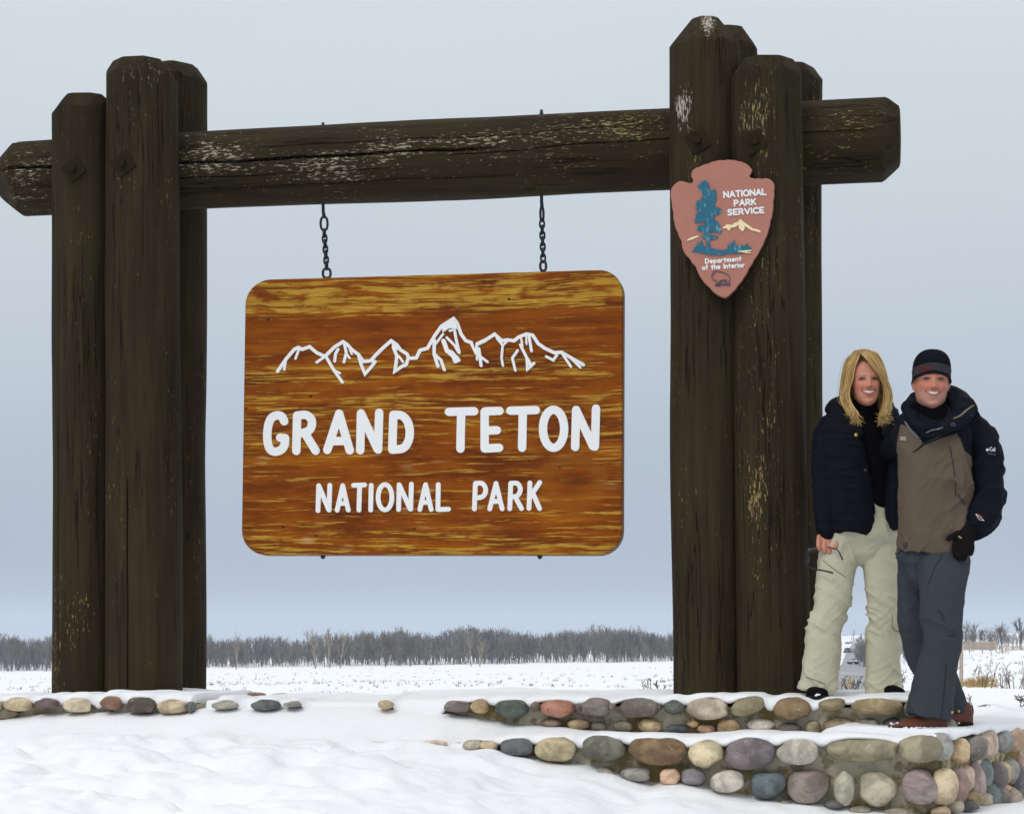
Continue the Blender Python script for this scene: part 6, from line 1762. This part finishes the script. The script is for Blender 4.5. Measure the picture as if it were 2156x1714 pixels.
# ---------------- the man
YM = 9.87
M_ = lambda x, y, d=0.0: np.array(at(x, y, YM)) + np.array([0, d, 0])
km = YM / FPX
man = thing('person', tuple(M_(1960, 1540)), 'smiling person in a dark knit beanie, taupe and black ski jacket and slate grey pants', 'person', 'people standing on the wall')
hm = Head(M_(1961, 805.5), 1.055, yaw=R(-4), roll=R(1.5), male=True)
mb = [hm.mesh(), *hm.ears(),
      tube([M_(1962, 850, .045), M_(1965, 885, .05), M_(1966, 910, .06)], [.060, .062, .07], 18),
      tube([M_(1966, 890, .06), M_(1966, 960, .06), M_(1966, 1080, .06), M_(1968, 1140, .06)], [(.12, .08), (.13, .09), (.11, .09), (.10, .08)], 20),
      tube([M_(2020, 905, .06), M_(2070, 940, .05), M_(2082, 1030, .02), M_(2050, 1100, -.04), M_(2018, 1120, -.06), M_(2014, 1150, -.07)], [.05, .045, .038, .032, .028, .024], 14),
      tube([M_(1935, 905, .10), M_(1920, 925, .38), M_(1893, 950, .72), M_(1845, 985, .84)], [.04, .035, .03, .03], 12),
      tube([M_(1990, 1150, .05), M_(1979, 1260, -.05), M_(1970, 1400, -.05), M_(1952, 1505, -.03)], [.06, .055, .045, .04], 14),
      tube([M_(1940, 1150, .08), M_(1945, 1300, .17), M_(1990, 1420, .19), M_(2018, 1490, .18)], [.055, .05, .045, .04], 14)]
mbody = blob('body', mb, 0.0030, 1, SKIN, man, None, skin_colour(hm, S(190, 126, 102), 0.35, (0.22, 0.16, 0.11)))
smile(hm, mbody, LIPSM, zc=-.0530, half=.0325, teeth_h=.0090, lipr=.0023, rise=.0074)
eyes(hm, mbody, ez=.004, half=.0145, op=.0036)
face_extras(mbody)

# beanie
nz, na = 60, 64
zz = np.linspace(0, 1, nz); aa = np.linspace(0, 2 * math.pi, na, endpoint=False)
rows = []
for i, t in enumerate(zz):
    a = aa
    zlow = 0.028 - 0.040 * (1 - np.cos(a)) / 2 ** 1 * 0.95 - 0.012 * np.abs(np.sin(a))     # lower at ears and nape
    prof = math.sqrt(max(0.0, 1 - max(0, (t - .30) / .70) ** 2.3))
    z = zlow * (1 - t) + 0.1415 * t if t < 1 else np.full(na, .1415)
    z = zlow + (0.1415 - zlow) * (1 - (1 - t) ** 1.15)
    roll_ = 0.0035 * math.exp(-((t - .02) / .03) ** 2) + 0.002 * math.exp(-((t - .30) / .02) ** 2)
    x = (0.0815 + roll_) * prof * np.sign(np.sin(a)) * np.abs(np.sin(a)) ** .9
    f = np.where(np.cos(a) > 0, .0985 + roll_, .112 + roll_) * prof * np.sign(np.cos(a)) * np.abs(np.cos(a)) ** .9 - .002
    rows.append(np.stack([x, f, z], 1))
inner = rows[0] * np.array([.95, .95, 1]) + [0, 0, .004]
V = np.concatenate([inner] + rows)
V = V + (0.0006 * np.cos(np.tile(aa * 48, nz + 1)))[:, None] * np.array([1, 1, 0]) * np.sign(V)
F = [list(q) for q in grid_faces(nz + 1, na, True)] + [[nz * na + i for i in range(na)]]
me = make_mesh('beanie', hm.w(V), F)
tz = np.concatenate([[0.0], zz]); bandm = sstep(.09, .12, tz) * (1 - sstep(.34, .37, tz))
c = np.outer(1 - bandm, S(24, 24, 30)) + np.outer(bandm, S(60, 58, 60))
attr(me, 'tint', np.concatenate([np.repeat(c, na, 0), np.ones((len(V), 1))], 1), 'FLOAT_COLOR')
beanie = link('beanie', me, BEANIE, man)
bt_ = surf_tree([beanie])
for i, x in enumerate((1937, 1941, 1945.5, 1950, 1954.5, 1958)):       # worn red embroidery, unreadable
    P = [np.array(on(bt_, x - 1, 780.5 - .28 * (x - 1937) * .3, .002)), np.array(on(bt_, x + (1.2 if i % 2 else -.6), 775 - .2 * (x - 1937) * .3, .002)), np.array(on(bt_, x + 2, 774 - .2 * (x - 1937) * .3, .002))]
    V, F = tube(P, [.0026] * 3, 6, 2); obj('embroidery', V, F, REDTHREAD, beanie)

# jacket body
TAUPE = [(1888, 935), (1896, 893), (1904, 896), (1926, 908), (1944, 934), (1958, 927), (1978, 919), (1998, 914), (2014, 912), (2022, 925), (2030, 948), (2046, 962), (2054, 1000), (2052, 1032), (2046, 1060), (2060, 1200), (1880, 1200)]
def shell_colour(V, N):
    px, py = topx(V)
    inn = inpoly(px, py, TAUPE)
    c = np.where(inn[:, None], np.array(S(97, 84, 71)), np.array(S(15, 19, 28)))
    return c
def jmask(V):
    px, py = topx(V); return 0.7 + 1.6 * np.exp(-((px - 2015) / 28) ** 2 - ((py - 1030) / 70) ** 2) + 0.5 * sstep(1090, 1150, py)
mj = [tube([M_(1962, 872, .06), M_(1966, 890, .05), M_(1968, 925, .03), M_(1970, 980, .02), M_(1970, 1040, .02), M_(1969, 1100, .03), M_(1968, 1140, .035), M_(1968, 1157, .04)],
           [(.10, .085), (.155, .11), (.163, .14), (.165, .15), (.164, .15), (.160, .145), (.158, .14), (.155, .135)], 28, 4, cap=False, power=2.5),
      tube([M_(1930, 880, .04), M_(1912, 895, .04), M_(1905, 930, .05)], [.05, .055, .05], 16, 3),
      tube([M_(2005, 880, .05), M_(2045, 893, .045), M_(2058, 915, .04)], [.06, .07, .06], 16, 3)]
mjacket = blob('jacket', mj, 0.0045, 3, SHELL, man, lambda V, N: wrinkle(0.008, (6, 5, 5), 31, jmask, 1.6)(V, N) + wrinkle(0.003, (11, 10, 11), 36, jmask, -0.8)(V, N), shell_colour)
# sleeves
sl = blob('sleeve', [tube([M_(2022, 893, .05), M_(2056, 908, .045), M_(2072, 950, .035), M_(2079, 1000, .02), M_(2078, 1048, -.01), M_(2062, 1090, -.04), M_(2045, 1110, -.06), M_(2036, 1116, -.065)],
                          [.075, .080, .080, .077, .078, .076, .060, .045], 24, 4)], 0.005, 3, NAVYC, mjacket, lambda V, N: wrinkle(0.007, (9, 8, 13), 41)(V, N))
blob('sleeve', [tube([M_(1932, 895, .08), M_(1923, 912, .28), M_(1910, 935, .54), M_(1882, 960, .78), M_(1840, 990, .87), M_(1790, 1000, .89)], [.07, .066, .062, .06, .055, .045], 20, 4)], 0.006, 3, NAVYC, mjacket)
# collar, hood and yoke flaps
hood = blob('hood', [tube([M_(1944, 925, -.15), M_(1928, 905, -.125), M_(1916, 885, -.06), M_(1918, 862, .04), M_(1940, 846, .14), M_(1970, 838, .19), M_(2004, 832, .16), M_(2026, 848, .07), M_(2024, 872, -.03), M_(2004, 892, -.10), M_(1976, 908, -.145), M_(1948, 926, -.16)],
                          [.010, .018, .024, .032, .050, .064, .070, .066, .056, .040, .024, .010], 20, 5),
                     tube([M_(1990, 818, .13), M_(2020, 835, .12), M_(2046, 858, .06), M_(2036, 876, -.02)], [.04, .055, .045, .035], 16, 4)],
            0.005, 4, NAVYC, mjacket, wrinkle(0.006, (10, 10, 10), 51))
blob('neck_gaiter', [tube([M_(1962, 846, .03), M_(1963, 862, .015), M_(1964, 885, .0), M_(1962, 910, -.02), M_(1954, 924, -.05)], [(.064, .07), (.070, .08), (.074, .085), (.07, .08), (.04, .06)], 22, 4)], 0.005, 3, KNIT, man)
jt = surf_tree([mjacket, sl, hood])
def flat_strip(pts, w, mat, name, parent, lift=0.002, tree=None):
    q = cr(pts, 5)
    P = [np.array(on(tree or jt, x, y, lift)) for x, y in q]
    wv = np.array(w if hasattr(w, '__len__') else [w] * len(pts), float); wv = np.interp(np.linspace(0, 1, len(q)), np.linspace(0, 1, len(wv)), wv)
    V, F = tube(P, [(a * km, 0.0025) for a in wv], 10, 1, ref=(1, 0, 0)); return obj(name, V, F, mat, parent)
flat_strip([(1906, 888), (1914, 900), (1924, 912), (1934, 922)], [2.2, 3.4, 3.4, 2.5], GREYTRIM, 'collar_trim', hood)
flat_strip([(1951, 911), (1962, 906), (1974, 904), (1985, 900)], [1.2, 1.8, 1.8, 1.0], GREYTRIM, 'collar_trim', hood)
flat_strip([(2008, 881), (2022, 875), (2036, 863), (2050, 853)], [1.6, 2.4, 2.4, 1.6], TAUPETRIM, 'hood_trim', hood)
flat_strip([(1947, 935), (1962, 929), (1985, 920), (2010, 913)], 1.6, NAVYC, 'yoke_edge', mjacket)
flat_strip([(1944, 936), (1932, 946), (1922, 952)], [2.0, 1.4, .6], NAVYC, 'yoke_edge', mjacket)
def patch(pts2, mat, name, parent, lift=0.003, tree=None):
    P = [np.array(on(tree or jt, x, y, lift)) for x, y in pts2]; n = len(P)
    B = [p + np.array([0, .004, 0]) for p in P]
    F = [list(range(n))] + [[i, (i + 1) % n, n + (i + 1) % n, n + i] for i in range(n)]
    return obj(name, P + B, F, mat, parent, False)
def stitch(strokes, w, mat, name, parent, tree=None, lift=0.003):
    parts = []
    for s in strokes:
        P = [np.array(on(tree or jt, x, y, lift)) for x, y in (s + [s[0]] if False else s)]
        parts.append(tube(P, [w * km] * len(P), 6, 1))
    V, F = join(parts); return obj(name, V, F, mat, parent)
patch([(2075.5, 947), (2079, 943.5), (2082.5, 947), (2079, 950.5)], WHITETHREAD, 'emblem', sl)
def lettering(text, x0, y0, x1, y1, h, w, mat, parent, tree=None):
    gap = .22; tot = sum(GLY[c][0] for c in text) + gap * (len(text) - 1); cx_ = 0
    for ch in text:
        tf = lambda p: (x0 + (x1 - x0) * (cx_ + p[0]) / tot, y0 + (y1 - y0) * (cx_ + p[0]) / tot - (1 - p[1]) * h)
        st = [[tf(p) for p in (s['c'] + [s['c'][0]] if isinstance(s, dict) else s)] for s in GLY[ch][1]]
        stitch(st, w, mat, 'letter', parent, tree); cx_ += GLY[ch][0] + gap
lettering('Col', 2084, 949, 2095, 950, 7.5, .8, WHITETHREAD, sl)
lettering('TITA', 2079, 957, 2096, 959, 4.2, .5, GREYTRIM, sl)
patch([(2055, 1082), (2060, 1081.5), (2067, 1085), (2071, 1093)], REDTHREAD, 'emblem', sl)
stitch([[(2054.5, 1082.5), (2062, 1094)], [(2062, 1094), (2072, 1096)], [(2055, 1082), (2064, 1089)], [(2064, 1089), (2072, 1096)]], .55, WHITETHREAD, 'emblem_outline', sl)
stitch([[(1896, 921), (1907, 921)], [(1895.5, 925), (1907, 925.5)]], .8, WHITETHREAD, 'emblem', mjacket)
stitch([[(2002, 893), (2006, 890.5), (2010, 892), (2012, 896), (2008, 897), (2003, 896), (2002, 893)], [(2005, 894), (2009, 893)]], .5, GREYTRIM, 'emblem', hood)
seam(jt, [(2000, 940), (2008, 985), (2012, 1030), (2012, 1045)], .0018, SEAMB, mjacket, 'pocket_zip')
seam(jt, [(2018, 1042), (2024, 1052), (2031, 1060)], .0045, SNAPD, mjacket, 'zip_pull')
V, F = ball((0, 0, 0), (.013, .006, .013), 14, 8); obj('snap_button', V + np.array(on(jt, 1905.5, 1147)) - [0, .004, 0], F, SNAPD, mjacket)
obj('cord_toggle', *tube([np.array(on(jt, 1900, 1158)) - [0.01, .01, 0], np.array(on(jt, 1900, 1158)) - [0.028, .02, .016]], [.006, .009], 8), SNAPD, mjacket)
# gloved hand resting on his thigh, thumb at the pocket
gp = [tube([M_(2036, 1112, -.075), M_(2026, 1120, -.09), M_(2020, 1138, -.105), M_(2018, 1150, -.112)], [(.040, .032), (.046, .032), (.048, .028), (.044, .024)], 18, 4)]
for i, (a, b, c_) in enumerate([((2004, 1138), (1998, 1156), (2000, 1172)), ((2013, 1144), (2007, 1164), (2006, 1178)), ((2023, 1145), (2019, 1165), (2018, 1178)), ((2033, 1140), (2033, 1156), (2031, 1168))]):
    gp.append(finger([M_(*a, -.105), M_(*b, -.135), M_(*c_, -.128), M_(c_[0] + 2, c_[1] - 3, -.105)], [.0150, .0138, .0126, .011]))
gp.append(finger([M_(2018, 1118, -.09), M_(2004, 1127, -.115), M_(1992, 1133, -.125), M_(1985, 1137, -.125)], [.018, .0155, .0138, .0115]))
gl = blob('glove', gp, 0.004, 2, GLOVE, man)
gt = surf_tree([gl]); obj('glove_tag', *bevel_box(np.array(on(gt, 2021, 1131)) - [0, .002, 0], (.009, .003, .003), .001, np.array(Matrix.Rotation(R(35), 3, 'Y'))), BRASS, gl)
# trousers: the front leg steps across the other
def mlegs():
    hp = [((1968, 1120, .06), (.145, .11)), ((1968, 1150, .06), (.158, .118)), ((1968, 1180, .055), (.155, .115)), ((1966, 1200, .055), (.12, .10))]
    FL = [(1160, 1988, 50, .01), (1190, 1985, 52, -.02), (1218, 1981, 51, -.05), (1252, 1977, 47, -.07), (1312, 1976, 43, -.08), (1357, 1976, 40, -.08), (1411, 1966, 43, -.06), (1461, 1960, 46, -.04), (1490, 1955, 48, -.03), (1510, 1951, 48, -.03)]
    BL = [(1165, 1932, 36, .10), (1213, 1937, 36, .14), (1312, 1945, 38, .18), (1387, 1966, 40, .20), (1421, 1992, 38, .20), (1461, 2009, 37, .19), (1485, 2016, 37, .18), (1503, 2019, 36, .18)]
    parts = [tube([M_(*q[0]) for q in hp], [q[1] for q in hp], 24, 3, power=2.3)]
    for leg in (FL, BL): parts.append(tube([M_(c_, y, d) for (y, c_, h_, d) in leg], [(h_ * km, h_ * km * 0.9) for (y, c_, h_, d) in leg], 24, 4, cap=False, power=2.2))
    return parts
def mmask(V):
    px, py = topx(V); return 0.30 + 0.5 * np.exp(-((py - 1320) / 40) ** 2) + 0.4 * sstep(1420, 1500, py) + 0.5 * np.exp(-((py - 1185) / 25) ** 2)
mt = blob('trousers', mlegs(), 0.0055, 3, SLATE, man, lambda V, N: wrinkle(0.0060, (5, 5, 8), 61, mmask, 0.9)(V, N) + wrinkle(0.002, (9, 9, 14), 66, mmask, -0.5)(V, N))
tt = surf_tree([mt])
seam(tt, [(1985, 1168), (1968, 1195), (1955, 1230)], .0018, SEAMB, mt, 'seam')
seam(tt, [(1998, 1335), (2004, 1333), (2010, 1336)], .005, SNAPD, mt, 'pocket_zip')
seam(tt, [(1975, 1285), (1982, 1290), (1988, 1305)], .0022, SEAMB, mt, 'pocket_flap')
seam(tt, [(1992, 1400), (1988, 1455), (1982, 1510)], .0018, SEAMB, mt, 'seam')
for x, y in ((2004, 1499), (2018, 1497)):
    V, F = ball((0, 0, 0), (.007, .004, .007), 10, 6); obj('snap_button', V + np.array(on(tt, x, y)) - [0, .003, 0], F, BRASS, mt)
b1 = boot(man, 'boot', M_(1986, 1542, -.02), (-1, -.20), .262, .118, 1.05, LEATHER)
b2 = boot(man, 'boot', M_(2058, 1536, .16), (-1, -.12), .25, .118, 1.0, LEATHER)
P = np.array(M_(2060, 1500, .16)); obj('pull_loop', *ring(P, .010, .024, .004, 0.2), LEATHER, b2)
# snow caked on the boots
CAKED = SNOW
gg = np.random.default_rng(9)
def caked(parent, heel, d, L, n, sd):
    d = np.array([d[0], d[1], 0]); d /= np.linalg.norm(d); s_ = np.array([-d[1], d[0], 0]); parts = []
    if s_[1] > 0: s_ = -s_
    for i in range(n):
        t = gg.uniform(0.2, 1.0); w = .040 if t < .55 else (.050 if t < .84 else max(.012, .05 * (1 - (t - .84) * 4.6)))
        c_ = np.array(heel) + d * t * L + s_ * w * 1.08 + [0, 0, gg.uniform(.014, .028) if t < .9 else gg.uniform(.02, .05)]
        parts.append(ball(c_, (gg.uniform(.003, .009), .005, gg.uniform(.002, .005)), 8, 6))
    V, F = join(parts); o = obj('caked_snow', V, F, SNOW, parent); o['kind'] = 'stuff'
caked(b1, M_(1986, 1542, -.02), (-1, -.20), .262, 70, 1)
caked(b2, M_(2058, 1536, .16), (-1, -.12), .25, 16, 2)
for b_, hl, dr in zip([o for o in woman.children if o.name.startswith('boot')], (W(1719, 1474, .10), W(1864, 1471, .10)), ((-.04, -1), (.18, -1))):
    parts = []
    for i in range(16):
        a = gg.uniform(-1, 1); d = np.array([dr[0], dr[1], 0]); d /= np.linalg.norm(d); s_ = np.array([-d[1], d[0], 0])
        c_ = np.array(hl) + d * (.235 - .07 * a * a) + s_ * a * .045 + [0, 0, gg.uniform(.006, .034)]
        parts.append(ball(c_, (gg.uniform(.005, .011), .006, gg.uniform(.003, .006)), 8, 6))
    V, F = join(parts); o = obj('caked_snow', V, F, SNOW, b_); o['kind'] = 'stuff'

# ------------------------------------------------------------------ air
m = bpy.data.materials.new('haze_air'); m.use_nodes = True
m.node_tree.nodes.clear()
o_ = m.node_tree.nodes.new('ShaderNodeOutputMaterial'); v_ = m.node_tree.nodes.new('ShaderNodeVolumePrincipled')
v_.inputs['Density'].default_value = 0.00014
v_.inputs['Color'].default_value = (0.80, 0.89, 1.0, 1)
m.node_tree.links.new(v_.outputs[0], o_.inputs['Volume'])
hz = obj('haze', *box((0, 2950, 20), (6900, 3000, 50)), m, None, False)
tag(hz, 'thin winter haze hanging over the whole snowfield', None, None, 'stuff')
